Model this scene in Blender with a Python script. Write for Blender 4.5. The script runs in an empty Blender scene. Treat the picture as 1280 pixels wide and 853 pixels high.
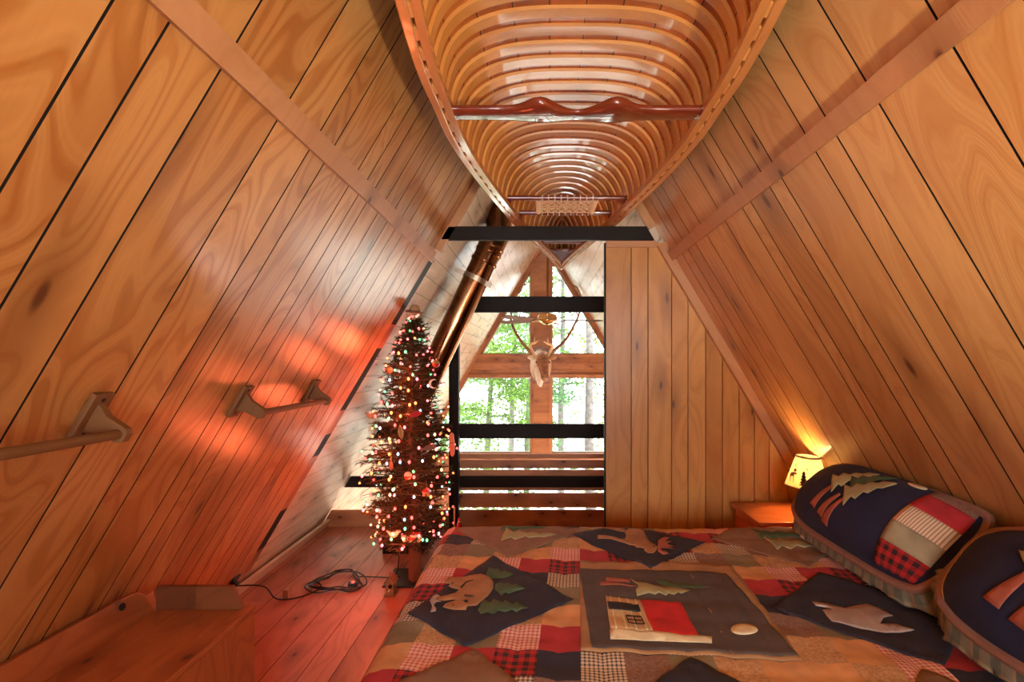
import bpy, bmesh, math, random
from mathutils import Vector, Matrix, noise as mnoise
from mathutils.geometry import tessellate_polygon
R = random.Random(7)
SC = bpy.context.scene
COL = SC.collection
PI = math.pi
F, VX, VY, H = 590.0, 676.0, 452.0, 1.47      # focal length in pixels of the 1280 px frame, vanishing point, eye height
TAN = 1.69; SL = math.hypot(1, TAN); NX, NZ = TAN/SL, 1/SL
LH, RH = 1.054, 1.19                           # half widths of the frame at eye height
RIDGE = (LH+RH)/2*TAN + H
RX = (RH-LH)/2

def PX(x, y, Y): return Vector(((x-VX)/F*Y, Y, H-(y-VY)/F*Y))
def xl(z): return -(LH-(z-H)/TAN)
def xr(z): return RH-(z-H)/TAN
def WL(z, Y, o=0.0): return Vector((xl(z)+o*NX, Y, z-o*NZ))
def WR(z, Y, o=0.0): return Vector((xr(z)-o*NX, Y, z-o*NZ))

# ------------------------------------------------------------------ materials
MATS = {}
class NT:
    def __init__(s, name):
        s.m = bpy.data.materials.new(name); s.m.use_nodes = True
        s.t = s.m.node_tree; s.n = s.t.nodes; s.l = s.t.links
        s.b = s.n['Principled BSDF']; s.out = s.n['Material Output']
    def new(s, t, **k):
        n = s.n.new(t)
        for a, v in k.items(): setattr(n, a, v)
        return n
    def put(s, sock, v):
        if v is None: return
        if isinstance(v, bpy.types.NodeSocket): s.l.new(v, sock)
        else:
            if isinstance(v, (tuple, list)) and len(v) == 3 and sock.type == 'RGBA': v = (*v, 1)
            sock.default_value = v
    def math(s, op, a, b=None, c=None, clamp=False):
        n = s.new('ShaderNodeMath', operation=op, use_clamp=clamp)
        s.put(n.inputs[0], a); s.put(n.inputs[1], b)
        if c is not None: s.put(n.inputs[2], c)
        return n.outputs[0]
    def vmul(s, a, v):
        n = s.new('ShaderNodeVectorMath', operation='MULTIPLY'); s.put(n.inputs[0], a); s.put(n.inputs[1], v); return n.outputs[0]
    def vadd(s, a, v):
        n = s.new('ShaderNodeVectorMath', operation='ADD'); s.put(n.inputs[0], a); s.put(n.inputs[1], v); return n.outputs[0]
    def comb(s, x, y, z):
        n = s.new('ShaderNodeCombineXYZ'); s.put(n.inputs[0], x); s.put(n.inputs[1], y); s.put(n.inputs[2], z); return n.outputs[0]
    def sep(s, v):
        n = s.new('ShaderNodeSeparateXYZ'); s.put(n.inputs[0], v); return n.outputs
    def noise(s, v, scale, detail=3, rough=.5, dist=0):
        n = s.new('ShaderNodeTexNoise'); s.put(n.inputs['Vector'], v); n.inputs['Scale'].default_value = scale
        n.inputs['Detail'].default_value = detail; n.inputs['Roughness'].default_value = rough; n.inputs['Distortion'].default_value = dist
        return n.outputs['Fac']
    def mix(s, f, a, b, bt='MIX'):
        n = s.new('ShaderNodeMix', data_type='RGBA', blend_type=bt)
        s.put(n.inputs[0], f); s.put(n.inputs[6], a); s.put(n.inputs[7], b); return n.outputs[2]
    def rng(s, v, a, b, c=0.0, d=1.0):
        n = s.new('ShaderNodeMapRange'); s.put(n.inputs[0], v)
        for i, q in enumerate((a, b, c, d)): n.inputs[i+1].default_value = q
        return n.outputs[0]
    def bump(s, h, st=.2, d=.01):
        n = s.new('ShaderNodeBump'); n.inputs['Strength'].default_value = st; n.inputs['Distance'].default_value = d
        s.put(n.inputs['Height'], h); s.l.new(n.outputs[0], s.b.inputs['Normal'])
    def set(s, **k):
        for a, v in k.items(): s.put(s.b.inputs[a.replace('_', ' ')], v)
    def uv(s): return s.new('ShaderNodeUVMap').outputs[0]
    def rnd(s): return s.new('ShaderNodeAttribute', attribute_name='rnd').outputs['Fac']

def wood(name, light, dark, knot=(.10, .035, .012), rough=.35, coat=.25, fig=.45, freq=26, knots=.35, kscale=(1.7, 4.2), ksize=.085, var=.18, planks=None, sat=None, grime=.35, coatr=.15):
    s = NT(name); uv = s.uv(); rn = s.rnd()
    v = s.vadd(uv, s.comb(s.math('MULTIPLY', rn, 37.3), s.math('MULTIPLY', rn, 91.7), 0.0))
    warp = s.noise(s.vmul(v, (1.3, 3.0, 1)), 1.0, 2)
    low = s.noise(s.vmul(v, (1.15, 4.2, 1)), 1.0, 2.0, .45, .6)
    cont = s.math('SINE', s.math('MULTIPLY', low, freq*2.2))
    cont = s.rng(cont, -1, 1)
    cont = s.math('POWER', cont, 2.2)
    fin2 = s.rng(s.math('SINE', s.math('MULTIPLY', low, freq*9.0)), -1, 1)
    fine = s.math('ADD', s.math('MULTIPLY', s.noise(s.vmul(v, (4, 150, 1)), 1.0, 2), .6), s.math('MULTIPLY', fin2, .4))
    blot = s.noise(s.vmul(v, (.9, 2.6, 1)), 1.0, 3, .55)
    blot = s.rng(blot, .36, .66)
    f = s.math('ADD', s.math('MULTIPLY', cont, fig), s.math('MULTIPLY', fine, .3))
    f = s.math('ADD', f, s.math('MULTIPLY', blot, grime), clamp=True)
    col = s.mix(f, light, dark)
    if knots > 0:
        vo = s.new('ShaderNodeTexVoronoi', feature='F1', voronoi_dimensions='2D')
        kv = s.vadd(s.vmul(v, (kscale[0], kscale[1], 1)), s.comb(s.math('MULTIPLY', warp, .35), s.math('MULTIPLY', warp, .5), 0.0))
        s.put(vo.inputs['Vector'], kv); vo.inputs['Scale'].default_value = 1.0
        cr = s.sep(vo.outputs['Color'])[0]
        on = s.math('LESS_THAN', cr, knots)
        k1 = s.math('MULTIPLY', s.rng(vo.outputs['Distance'], ksize*.3, ksize*.75, 1, 0), on)
        k2 = s.math('MULTIPLY', s.rng(vo.outputs['Distance'], ksize*.5, ksize*4.5, .75, 0), on)
        col = s.mix(k2, col, s.mix(.5, dark, knot))
        col = s.mix(k1, col, knot)
    tint = s.math('ADD', s.math('MULTIPLY', s.math('SUBTRACT', rn, .5), var*2), 1.0)
    tn = s.comb(tint, s.math('POWER', tint, 1.35), s.math('POWER', tint, 1.6))
    n = s.new('ShaderNodeMix', data_type='RGBA', blend_type='MULTIPLY'); n.inputs[0].default_value = 1
    s.put(n.inputs[6], col); s.l.new(tn, n.inputs[7]); col = n.outputs[2]
    if planks:
        fr = s.math('FRACT', s.math('DIVIDE', s.sep(uv)[1], planks))
        ln = s.math('LESS_THAN', fr, .035)
        col = s.mix(ln, col, (.03, .01, .004))
    s.set(Base_Color=col, Roughness=rough, Coat_Weight=coat, Coat_Roughness=coatr)
    s.bump(s.math('ADD', fine, s.math('MULTIPLY', cont, .4)), .08, .004)
    return s.m

def plain(name, c, rough=.5, metal=0, coat=0, var=0.0, scale=20, bump=0.0, bscale=60):
    s = NT(name)
    col = c
    if var:
        tc = s.new('ShaderNodeTexCoord').outputs['Object']
        nz = s.noise(tc, scale, 3)
        col = s.mix(s.rng(nz, .3, .7), tuple(q*(1-var) for q in c), tuple(min(1, q*(1+var)) for q in c))
    s.set(Base_Color=col, Roughness=rough, Metallic=metal, Coat_Weight=coat)
    if bump:
        tc = s.new('ShaderNodeTexCoord').outputs['Object']; s.bump(s.noise(tc, bscale, 3), bump, .01)
    return s.m

def glow(name, c, st, base=(.2, .2, .2)):
    s = NT(name); s.set(Base_Color=base, Emission_Color=c, Emission_Strength=st, Roughness=.3)
    s.m.cycles.emission_sampling = 'NONE'
    return s.m

def fabric(name, kind, c1, c2=(0, 0, 0), scale=80, k=1.6):
    c1 = tuple(min(.85, q*k) for q in c1); c2 = tuple(min(.85, q*k) for q in c2)
    s = NT(name); uv = s.uv(); x, y, _ = s.sep(uv)
    if kind == 'plain':
        col = s.mix(s.rng(s.noise(uv, 14, 4), .3, .7), tuple(q*.82 for q in c1), tuple(q*1.15 for q in c1))
    elif kind == 'floral':
        nz = s.noise(uv, scale, 3, .6, 1.2); col = s.mix(s.rng(nz, .42, .58), c1, c2)
    elif kind in ('gingham', 'buffalo'):
        th = .5 if kind == 'buffalo' else .42
        a = s.math('LESS_THAN', s.math('FRACT', s.math('MULTIPLY', x, scale)), th)
        b = s.math('LESS_THAN', s.math('FRACT', s.math('MULTIPLY', y, scale)), th)
        f = s.math('MULTIPLY', s.math('ADD', a, b), .5)
        col = s.mix(f, c1, c2)
    elif kind == 'stripe':
        a = s.math('LESS_THAN', s.math('FRACT', s.math('MULTIPLY', x, scale)), .4); col = s.mix(a, c1, c2)
    elif kind == 'plaid':
        a = s.math('LESS_THAN', s.math('FRACT', s.math('MULTIPLY', x, scale)), .5)
        b = s.math('LESS_THAN', s.math('FRACT', s.math('MULTIPLY', y, scale)), .5)
        l = s.math('LESS_THAN', s.math('FRACT', s.math('MULTIPLY', x, scale*.5)), .07)
        col = s.mix(s.math('MULTIPLY', s.math('ADD', a, b), .5), c1, c2)
        col = s.mix(l, col, (.35, .22, .12))
    weave = s.noise(uv, 420, 2)
    s.set(Base_Color=col, Roughness=.9, Sheen_Weight=.03)
    s.bump(s.math('ADD', s.math('MULTIPLY', weave, .3), s.noise(uv, 26, 3)), .35, .006)
    return s.m

def thin_glass(name):
    s = NT(name)
    tr = s.new('ShaderNodeBsdfTransparent'); gl = s.new('ShaderNodeBsdfGlossy'); gl.inputs['Roughness'].default_value = .02
    fr = s.new('ShaderNodeFresnel'); fr.inputs[0].default_value = 1.25
    mx = s.new('ShaderNodeMixShader'); s.l.new(fr.outputs[0], mx.inputs[0]); s.l.new(tr.outputs[0], mx.inputs[1]); s.l.new(gl.outputs[0], mx.inputs[2])
    s.l.new(mx.outputs[0], s.out.inputs['Surface']); return s.m

def leafmat(name, c, tr=.5, var=.5):
    s = NT(name); rn = s.rnd()
    col = s.mix(rn, tuple(q*(1-var) for q in c), tuple(min(1, q*(1+var)) for q in c))
    d = s.new('ShaderNodeBsdfDiffuse'); t = s.new('ShaderNodeBsdfTranslucent')
    s.put(d.inputs[0], col); s.put(t.inputs[0], col)
    mx = s.new('ShaderNodeMixShader'); mx.inputs[0].default_value = tr
    s.l.new(d.outputs[0], mx.inputs[1]); s.l.new(t.outputs[0], mx.inputs[2]); s.l.new(mx.outputs[0], s.out.inputs['Surface'])
    return s.m

def shademat(name, c):
    s = NT(name)
    d = s.new('ShaderNodeBsdfDiffuse'); t = s.new('ShaderNodeBsdfTranslucent')
    d.inputs[0].default_value = (*c, 1); t.inputs[0].default_value = (*c, 1)
    mx = s.new('ShaderNodeMixShader'); mx.inputs[0].default_value = .55
    s.l.new(d.outputs[0], mx.inputs[1]); s.l.new(t.outputs[0], mx.inputs[2]); s.l.new(mx.outputs[0], s.out.inputs['Surface'])
    return s.m

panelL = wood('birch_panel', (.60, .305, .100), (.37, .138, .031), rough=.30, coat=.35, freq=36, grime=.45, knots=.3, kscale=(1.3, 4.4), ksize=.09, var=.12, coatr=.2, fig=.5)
panelP = wood('partition_panel', (.60, .30, .085), (.42, .165, .038), rough=.36, coat=.25, knots=.35, kscale=(1.6, 6), ksize=.08, var=.12, fig=.35)
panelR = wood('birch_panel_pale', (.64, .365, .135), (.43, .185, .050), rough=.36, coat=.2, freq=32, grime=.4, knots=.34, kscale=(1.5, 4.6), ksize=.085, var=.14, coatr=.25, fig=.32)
pineroof = wood('pale_knotty_pine', (.76, .62, .46), (.60, .42, .26), knot=(.20, .09, .04), rough=.38, coat=.2, knots=.5, kscale=(3.0, 7.5), ksize=.1, var=.06, fig=.3, grime=.25)
cedar = wood('cedar_boards', (.46, .19, .075), (.31, .105, .04), knot=(.10, .03, .015), rough=.5, coat=.05, knots=.45, kscale=(3.0, 6.0), ksize=.11, var=.15, fig=.35)
cedarlite = wood('cedar_rail_boards', (.62, .31, .145), (.46, .20, .085), knot=(.09, .03, .015), rough=.5, coat=.05, knots=.6, kscale=(4.0, 7.0), ksize=.12, var=.14, fig=.35)
floorw = wood('red_floor_boards', (.44, .17, .10), (.27, .075, .042), knot=(.05, .012, .008), rough=.38, coat=.15, knots=.5, kscale=(3.2, 6.5), ksize=.10, var=.2, fig=.4, coatr=.3)
trimw = wood('trim_wood', (.58, .31, .14), (.44, .20, .085), rough=.4, coat=.15, knots=.1, var=.08, fig=.3)
trimr = wood('redwood_trim', (.52, .265, .12), (.40, .175, .07), rough=.42, coat=.1, knots=.12, kscale=(2.5, 5), var=.05, fig=.3)
creamw = wood('cream_baseboard', (.72, .60, .42), (.62, .48, .31), rough=.45, knots=.1, var=.05, fig=.2)
benchw = wood('bench_pine', (.42, .12, .032), (.27, .058, .015), knot=(.06, .014, .006), rough=.38, coat=.2, knots=.3, kscale=(3.2, 5), ksize=.1, var=.16, fig=.45)
rackw = wood('rack_wood', (.20, .09, .027), (.15, .058, .016), rough=.6, coat=0, knots=0, var=.05, fig=.3)
postw = wood('tree_post_wood', (.27, .10, .045), (.18, .06, .028), rough=.5, knots=.1, var=.05)
ribw = wood('canoe_rib_cedar', (.64, .295, .07), (.50, .195, .038), rough=.32, coat=.85, knots=.05, var=.12, fig=.25, coatr=.06)
hullw = wood('canoe_planking', (.50, .155, .032), (.34, .085, .016), rough=.35, coat=.55, knots=.05, var=.2, fig=.3, planks=.085, coatr=.06)
gunw = wood('canoe_gunwale_wood', (.58, .255, .08), (.44, .165, .045), rough=.22, coat=.9, knots=0, var=.06, fig=.25, coatr=.05)
mahog = wood('canoe_mahogany', (.20, .035, .014), (.12, .018, .008), rough=.18, coat=1.0, knots=0, var=.05, fig=.4, coatr=.04)
blackp = plain('black_paint', (.011, .007, .005), .55, var=.3, scale=9)
blackp.node_tree.nodes['Principled BSDF'].inputs['Specular IOR Level'].default_value = .2
blackm = plain('black_metal', (.015, .014, .014), .35, metal=.3)
copper = plain('bronze_pipe', (.30, .135, .062), .16, metal=1.0, var=.2, scale=5)
steel = plain('galvanized_strap', (.52, .42, .32), .35, metal=.9)
brass = plain('brass', (.62, .40, .18), .2, metal=1.0)
chrome = plain('chrome', (.75, .72, .68), .12, metal=1.0)
fanw = plain('fan_blade_brown', (.13, .05, .03), .6)
glass = thin_glass('window_glass')
cane = plain('cane', (.78, .58, .34), .4)
darkgap = plain('dark_gap', (.006, .003, .002), .95)
white = plain('white_cotton', (.80, .80, .82), .9, bump=.2)
wire = plain('green_wire', (.015, .03, .015), .5)
cordm = plain('black_cord', (.012, .012, .013), .4)
redled = glow('red_switch_light', (1, .05, .03), 3, (.5, .02, .02))

# ------------------------------------------------------------------ mesh builder
class MB:
    def __init__(s): s.v = []; s.f = []; s.mi = []; s.uv = []; s.rn = []
    def face(s, pts, uv=None, rnd=.5, m=0):
        b = len(s.v); s.v.extend([tuple(p) for p in pts]); s.f.append(tuple(range(b, b+len(pts))))
        s.mi.append(m); s.rn.append(rnd); s.uv.append(uv or [(p[0], p[1]) for p in pts])
    def box(s, c, a, b, d, rnd=None, m=0):
        """c centre; a grain half-axis, b and d the other half axes"""
        c, a, b, d = (Vector(q) for q in (c, a, b, d)); rnd = R.random() if rnd is None else rnd
        la, lb, ld = a.length, b.length, d.length
        if a.cross(b).dot(d) < 0: d = -d
        def P(i, j, k): return c+a*i+b*j+d*k
        o = R.random()*3
        for sg in (1, -1):
            q = [P(-1, -1, sg), P(1, -1, sg), P(1, 1, sg), P(-1, 1, sg)]; u = [(-la, -lb+o), (la, -lb+o), (la, lb+o), (-la, lb+o)]
            if sg < 0: q.reverse(); u.reverse()
            s.face(q, u, rnd, m)
            q = [P(-1, sg, 1), P(1, sg, 1), P(1, sg, -1), P(-1, sg, -1)]; u = [(-la, ld+o+.31), (la, ld+o+.31), (la, -ld+o+.31), (-la, -ld+o+.31)]
            if sg < 0: q.reverse(); u.reverse()
            s.face(q, u, rnd, m)
            q = [P(sg, -1, -1), P(sg, 1, -1), P(sg, 1, 1), P(sg, -1, 1)]; u = [(0, -lb+o), (0, lb+o), (.02, lb+o), (.02, -lb+o)]
            if sg < 0: q.reverse(); u.reverse()
            s.face(q, u, rnd, m)
    def bx(s, x0, x1, y0, y1, z0, z1, grain='x', rnd=None, m=0):
        c = ((x0+x1)/2, (y0+y1)/2, (z0+z1)/2); h = {'x': ((x1-x0)/2, 0, 0), 'y': (0, (y1-y0)/2, 0), 'z': (0, 0, (z1-z0)/2)}
        o = [k for k in 'xyz' if k != grain]; s.box(c, h[grain], h[o[0]], h[o[1]], rnd, m)
    def prism(s, pts, off, rnd=None, m=0, grain=(1, 0, 0)):
        """planar polygon pts extruded by vector off"""
        pts = [Vector(p) for p in pts]; off = Vector(off); rnd = R.random() if rnd is None else rnd
        g = Vector(grain).normalized()
        nrm = Vector((0, 0, 0))
        for i in range(len(pts)): nrm += pts[i].cross(pts[(i+1) % len(pts)])
        if nrm.dot(off) > 0: pts.reverse()
        ac = nrm.normalized().cross(g)
        U = lambda p: (p.dot(g), p.dot(ac)) if ac.length > .1 else (p.x+p.y, p.z)
        tris = tessellate_polygon([pts])
        if len(pts) > 4:
            n0 = sum((pts[i].cross(pts[(i+1) % len(pts)]) for i in range(len(pts))), Vector())
            for t in tris:
                q = [pts[i] for i in t]
                if (q[1]-q[0]).cross(q[2]-q[0]).dot(n0) < 0: q.reverse()
                s.face(q, [U(p) for p in q], rnd, m); q2 = [p+off for p in reversed(q)]; s.face(q2, [U(p) for p in q2], rnd, m)
        else:
            s.face(pts, [U(p) for p in pts], rnd, m); q = [p+off for p in reversed(pts)]; s.face(q, [U(p) for p in q], rnd, m)
        for i in range(len(pts)):
            a, b = pts[i], pts[(i+1) % len(pts)]; q = [b, a, a+off, b+off]
            L = (b-a).length; along = abs((b-a).dot(g)) > .7*L
            u = [(L, 0), (0, 0), (0, off.length), (L, off.length)] if along else [(0, L), (0, 0), (off.length, 0), (off.length, L)]
            s.face(q, u, rnd, m)
    def tube(s, path, rad, n=10, rnd=None, m=0, cap=True, closed=False, sx=1.0):
        path = [Vector(p) for p in path]; rnd = R.random() if rnd is None else rnd
        if not isinstance(rad, (list, tuple)): rad = [rad]*len(path)
        rings = []; up = None; L = 0; Ls = []
        N = len(path)
        for i, p in enumerate(path):
            t = (path[(i+1) % N]-path[i-1]) if closed else (path[min(i+1, N-1)]-path[max(i-1, 0)])
            if t.length < 1e-9: t = Vector((0, 0, 1))
            t.normalize()
            if up is None:
                up = Vector((0, 0, 1)) if abs(t.z) < .9 else Vector((1, 0, 0))
            e = t.cross(up); e.normalize(); up2 = e.cross(t); up = up2
            rings.append([p+(e*math.cos(2*PI*k/n)*sx+up2*math.sin(2*PI*k/n))*rad[i] for k in range(n)])
            if i: L += (p-path[i-1]).length
            Ls.append(L)
        for i in range(N if closed else N-1):
            j = (i+1) % N
            for k in range(n):
                k2 = (k+1) % n; r = rad[i]*2*PI/n
                s.face([rings[i][k], rings[i][k2], rings[j][k2], rings[j][k]], [(Ls[i], k*r), (Ls[i], (k+1)*r), (Ls[j] if j else L, (k+1)*r), (Ls[j] if j else L, k*r)], rnd, m)
        if cap and not closed:
            s.face(list(reversed(rings[0])), None, rnd, m); s.face(rings[-1], None, rnd, m)
    def lathe(s, c, prof, n=24, rnd=.5, m=0, axis=None):
        c = Vector(c); M = Matrix.Identity(3) if axis is None else Vector((0, 0, 1)).rotation_difference(Vector(axis)).to_matrix()
        P = lambda r, z, k: c+M@Vector((r*math.cos(2*PI*k/n), r*math.sin(2*PI*k/n), z))
        for i in range(len(prof)-1):
            (r0, z0), (r1, z1) = prof[i], prof[i+1]
            for k in range(n):
                q = [P(r0, z0, k), P(r0, z0, k+1), P(r1, z1, k+1), P(r1, z1, k)]
                u = [(k/n, z0), ((k+1)/n, z0), ((k+1)/n, z1), (k/n, z1)]
                if r0 < 1e-6: q.pop(1); u.pop(1)
                elif r1 < 1e-6: q.pop(2); u.pop(2)
                s.face(q, u, rnd, m)
    def sphere(s, c, r, n=10, m=0, rnd=.5, sc=(1, 1, 1)):
        prof = [(r*math.sin(PI*i/n), -r*math.cos(PI*i/n)) for i in range(n+1)]; prof[0] = (0, -r); prof[-1] = (0, r)
        b = len(s.v); s.lathe((0, 0, 0), prof, max(8, n+2), rnd, m)
        c = Vector(c)
        for i in range(b, len(s.v)): q = s.v[i]; s.v[i] = (c.x+q[0]*sc[0], c.y+q[1]*sc[1], c.z+q[2]*sc[2])
    def grid(s, fn, nu, nv, rnd=.5, m=0, uvf=None, flip=False, mf=None):
        P = [[fn(i/nu, j/nv) for j in range(nv+1)] for i in range(nu+1)]
        for i in range(nu):
            for j in range(nv):
                q = [P[i][j], P[i+1][j], P[i+1][j+1], P[i][j+1]]; w = [(i, j), (i+1, j), (i+1, j+1), (i, j+1)]
                if flip: q.reverse(); w.reverse()
                u = [uvf(a/nu, b/nv) if uvf else (a/nu, b/nv) for a, b in w]
                s.face(q, u, rnd, mf(i, j) if mf else m)
    def build(s, name, mats, parent=None, smooth=False, weld=False, bevel=0, ang=40, mod=None):
        me = bpy.data.meshes.new(name); me.from_pydata(s.v, [], s.f)
        for m in (mats if isinstance(mats, (list, tuple)) else [mats]): me.materials.append(m)
        me.polygons.foreach_set('material_index', s.mi)
        ul = me.uv_layers.new(name='UVMap'); ul.data.foreach_set('uv', [c for f in s.uv for p in f for c in p[:2]])
        at = me.attributes.new('rnd', 'FLOAT', 'FACE'); at.data.foreach_set('value', s.rn)
        if smooth or weld or bevel:
            bm = bmesh.new(); bm.from_mesh(me); bmesh.ops.remove_doubles(bm, verts=bm.verts, dist=1e-5)
            if weld: bmesh.ops.recalc_face_normals(bm, faces=bm.faces)
            bm.to_mesh(me); bm.free()
        if smooth:
            me.polygons.foreach_set('use_smooth', [True]*len(me.polygons))
            try: me.set_sharp_from_angle(angle=math.radians(ang))
            except Exception: pass
        o = bpy.data.objects.new(name, me); COL.objects.link(o); o.parent = parent
        if parent is not None: o.matrix_parent_inverse = parent.matrix_world.inverted()
        if bevel:
            b = o.modifiers.new('bevel', 'BEVEL'); b.width = bevel; b.segments = 2; b.limit_method = 'ANGLE'
        return o

def tag(o, label, cat, group=None, kind=None):
    o['label'] = label; o['category'] = cat
    if group: o['group'] = group
    if kind: o['kind'] = kind
    return o
def thing(name, loc, label, cat, group=None):
    o = bpy.data.objects.new(name, None); COL.objects.link(o); o.location = loc; o.empty_display_size = .1
    o.matrix_world = Matrix.Translation(Vector(loc))
    return tag(o, label, cat, group)
def struct(o, label=None):
    o['kind'] = 'structure'
    if label: o['label'] = label; o['category'] = 'room'
    return o
def lerp(a, b, t): return a+(b-a)*t
def interp(tab, x):
    for (a, b), (c, d) in zip(tab, tab[1:]):
        if x <= c:
            t = max(0, min(1, (x-a)/(c-a))); return b+(d-b)*t
    return tab[-1][1]
def smooth_path(pts, n=6):
    pts = [Vector(p) for p in pts]; out = []
    for i in range(len(pts)-1):
        p0, p1, p2, p3 = pts[max(i-1, 0)], pts[i], pts[i+1], pts[min(i+2, len(pts)-1)]
        for k in range(n):
            t = k/n; out.append(.5*((2*p1)+(p2-p0)*t+(2*p0-5*p1+4*p2-p3)*t*t+(3*p1-p0-3*p2+p3)*t**3))
    out.append(pts[-1]); return out
def cinterp(tab, x):
    xs = [t[0] for t in tab]; ys = [t[1] for t in tab]
    if x <= xs[0]: return ys[0]
    if x >= xs[-1]: return ys[-1]
    n = len(xs); d = [(ys[i+1]-ys[i])/(xs[i+1]-xs[i]) for i in range(n-1)]
    mm = [d[0]]+[(d[i-1]+d[i])/2 for i in range(1, n-1)]+[d[-1]]
    mm[0] = 0 if abs(d[0]) < .05 else mm[0]
    for i in range(n-1):
        if x <= xs[i+1]:
            h = xs[i+1]-xs[i]; t = (x-xs[i])/h
            return (2*t**3-3*t*t+1)*ys[i]+(t**3-2*t*t+t)*h*mm[i]+(-2*t**3+3*t*t)*ys[i+1]+(t**3-t*t)*h*mm[i+1]

YB, YE, YF, YG = -2.3, 2.9, 4.2, 7.5      # back wall, end of the panelling, loft edge, gable
ZL = -2.5                                  # lower floor

# ------------------------------------------------------------------ the shell
def slope_planks(seams, W, sgn, z0, z1, mat, name):
    mb = MB()
    for a, b in zip(seams, seams[1:]):
        rn = R.random(); g = .0026
        y0, y1 = a+g, b-g
        s0, s1 = z0*SL/TAN, z1*SL/TAN
        P = [W(z0, y0), W(z0, y1), W(z1, y1), W(z1, y0)]; u = [(s0, y0), (s0, y1), (s1, y1), (s1, y0)]
        if sgn < 0: P.reverse(); u.reverse()
        mb.face(P, u, rn)
        for yy in (y0, y1):
            q = [W(z0, yy), W(z1, yy), W(z1, yy, -.008), W(z0, yy, -.008)]
            mb.face(q, [(s0, 0), (s1, 0), (s1, .008), (s0, .008)], rn, 1)
    q = [W(z0, seams[0], -.008), W(z0, seams[-1], -.008), W(z1, seams[-1], -.008), W(z1, seams[0], -.008)]
    mb.face(q, None, .5, 1)
    q = [W(z0, seams[-1]-.003), W(z1, seams[-1]-.003), W(z1, seams[-1]-.003, -.03), W(z0, seams[-1]-.003, -.03)]
    mb.face(q, None, .5, 0)
    return struct(mb.build(name, [mat, darkgap]))
gapsL = [.094, .14, .215, .17, .095, .19, .09, .085, .13, .12]
near = [.775]
i = 0
while near[0] > YB+.05:
    near.insert(0, near[0]-gapsL[::-1][i % 10]); i += 1
near[0] = YB
seamL = near+[.869, 1.009, 1.224, 1.394, 1.489, 1.68, 1.77, 1.855, 1.985, 2.106, 2.22, 2.33, 2.47, 2.56, 2.68, 2.78, YE]
seamR0 = [.804, .938, 1.144, 1.308, 1.407, 1.607, 1.69, 1.845, 1.92, 2.10, 2.33, 2.50, 2.63, 2.74, YE]
near = [.60, .804]
i = 0
while near[0] > YB+.05:
    near.insert(0, near[0]-gapsL[i % 10]); i += 1
near[0] = YB
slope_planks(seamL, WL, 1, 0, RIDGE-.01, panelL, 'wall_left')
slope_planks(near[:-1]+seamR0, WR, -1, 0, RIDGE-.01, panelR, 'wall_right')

def roof_boards(W, sgn, name, y0, z0):
    mb = MB(); s = z0*SL/TAN; smax = RIDGE*SL/TAN; o = -.03
    while s < smax-.01:
        s2 = min(s+.128, smax); g = .002
        cuts = [y0]
        while cuts[-1] < YG+.25: cuts.append(min(cuts[-1]+R.uniform(1.6, 3.2), YG+.3))
        for a, b in zip(cuts, cuts[1:]):
            za, zb = (s+g)*TAN/SL, (s2-g)*TAN/SL
            P = [W(za, a, o), W(za, b, o), W(zb, b, o), W(zb, a, o)]; u = [(a, s), (b, s), (b, s2), (a, s2)]
            if sgn < 0: P.reverse(); u.reverse()
            mb.face(P, u, R.random())
        s = s2
    zz = [W(z0, y0, o-.008), W(z0, YG+.3, o-.008), W(RIDGE, YG+.3, o-.008), W(RIDGE, y0, o-.008)]
    mb.face(zz, None, .5, 1)
    return struct(mb.build(name, [pineroof, plain('board_groove', (.30, .20, .12), .8)]))
roof_boards(WL, 1, 'ceiling_left', YE, ZL)
roof_boards(WR, -1, 'ceiling_right', YE, ZL)
# outer roof skin, so no daylight leaks between the boards
for W, nm in ((WL, 'ceiling_left_outer'), (WR, 'ceiling_right_outer')):
    mb = MB(); mb.prism([W(ZL-.2, YB-.1, -.06), W(ZL-.2, YG+.35, -.06), W(RIDGE+.05, YG+.35, -.06), W(RIDGE+.05, YB-.1, -.06)], W(0, 0, -.08)-W(0, 0, 0), grain=(0, 1, 0))
    struct(mb.build(nm, darkgap))

# loft floor: boards run towards the gable
mb = MB(); x = -2.02
while x < 2.16:
    w = R.choice([.135, .15, .17, .185]); x2 = min(x+w, 2.16); g = .0018
    cuts = [YB]
    while cuts[-1] < YF-.01: cuts.append(min(cuts[-1]+R.uniform(1.5, 3.0), YF))
    for a, b in zip(cuts, cuts[1:]):
        rn = R.random(); X0, X1 = x+g, x2-g
        xa = lambda X: X
        mb.face([(X0, a, 0), (X1, a, 0), (X1, b, 0), (X0, b, 0)], [(a, X0), (a, X1), (b, X1), (b, X0)], rn)
    x = x2
mb.bx(-2.1, 2.25, YB, YF-.002, -.2, -.006, 'y', .3, 1)
struct(mb.build('floor', [floorw, darkgap]))
mb = MB(); mb.bx(-3.6, 3.8, YB, YG+.1, ZL-.1, ZL, 'y', .3)
struct(mb.build('floor_lower', cedar))
mb = MB(); mb.bx(-3.5, 3.7, YF-.6, YF-.55, ZL, -.2, 'z', .4)
struct(mb.build('wall_lower', cedar))

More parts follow.
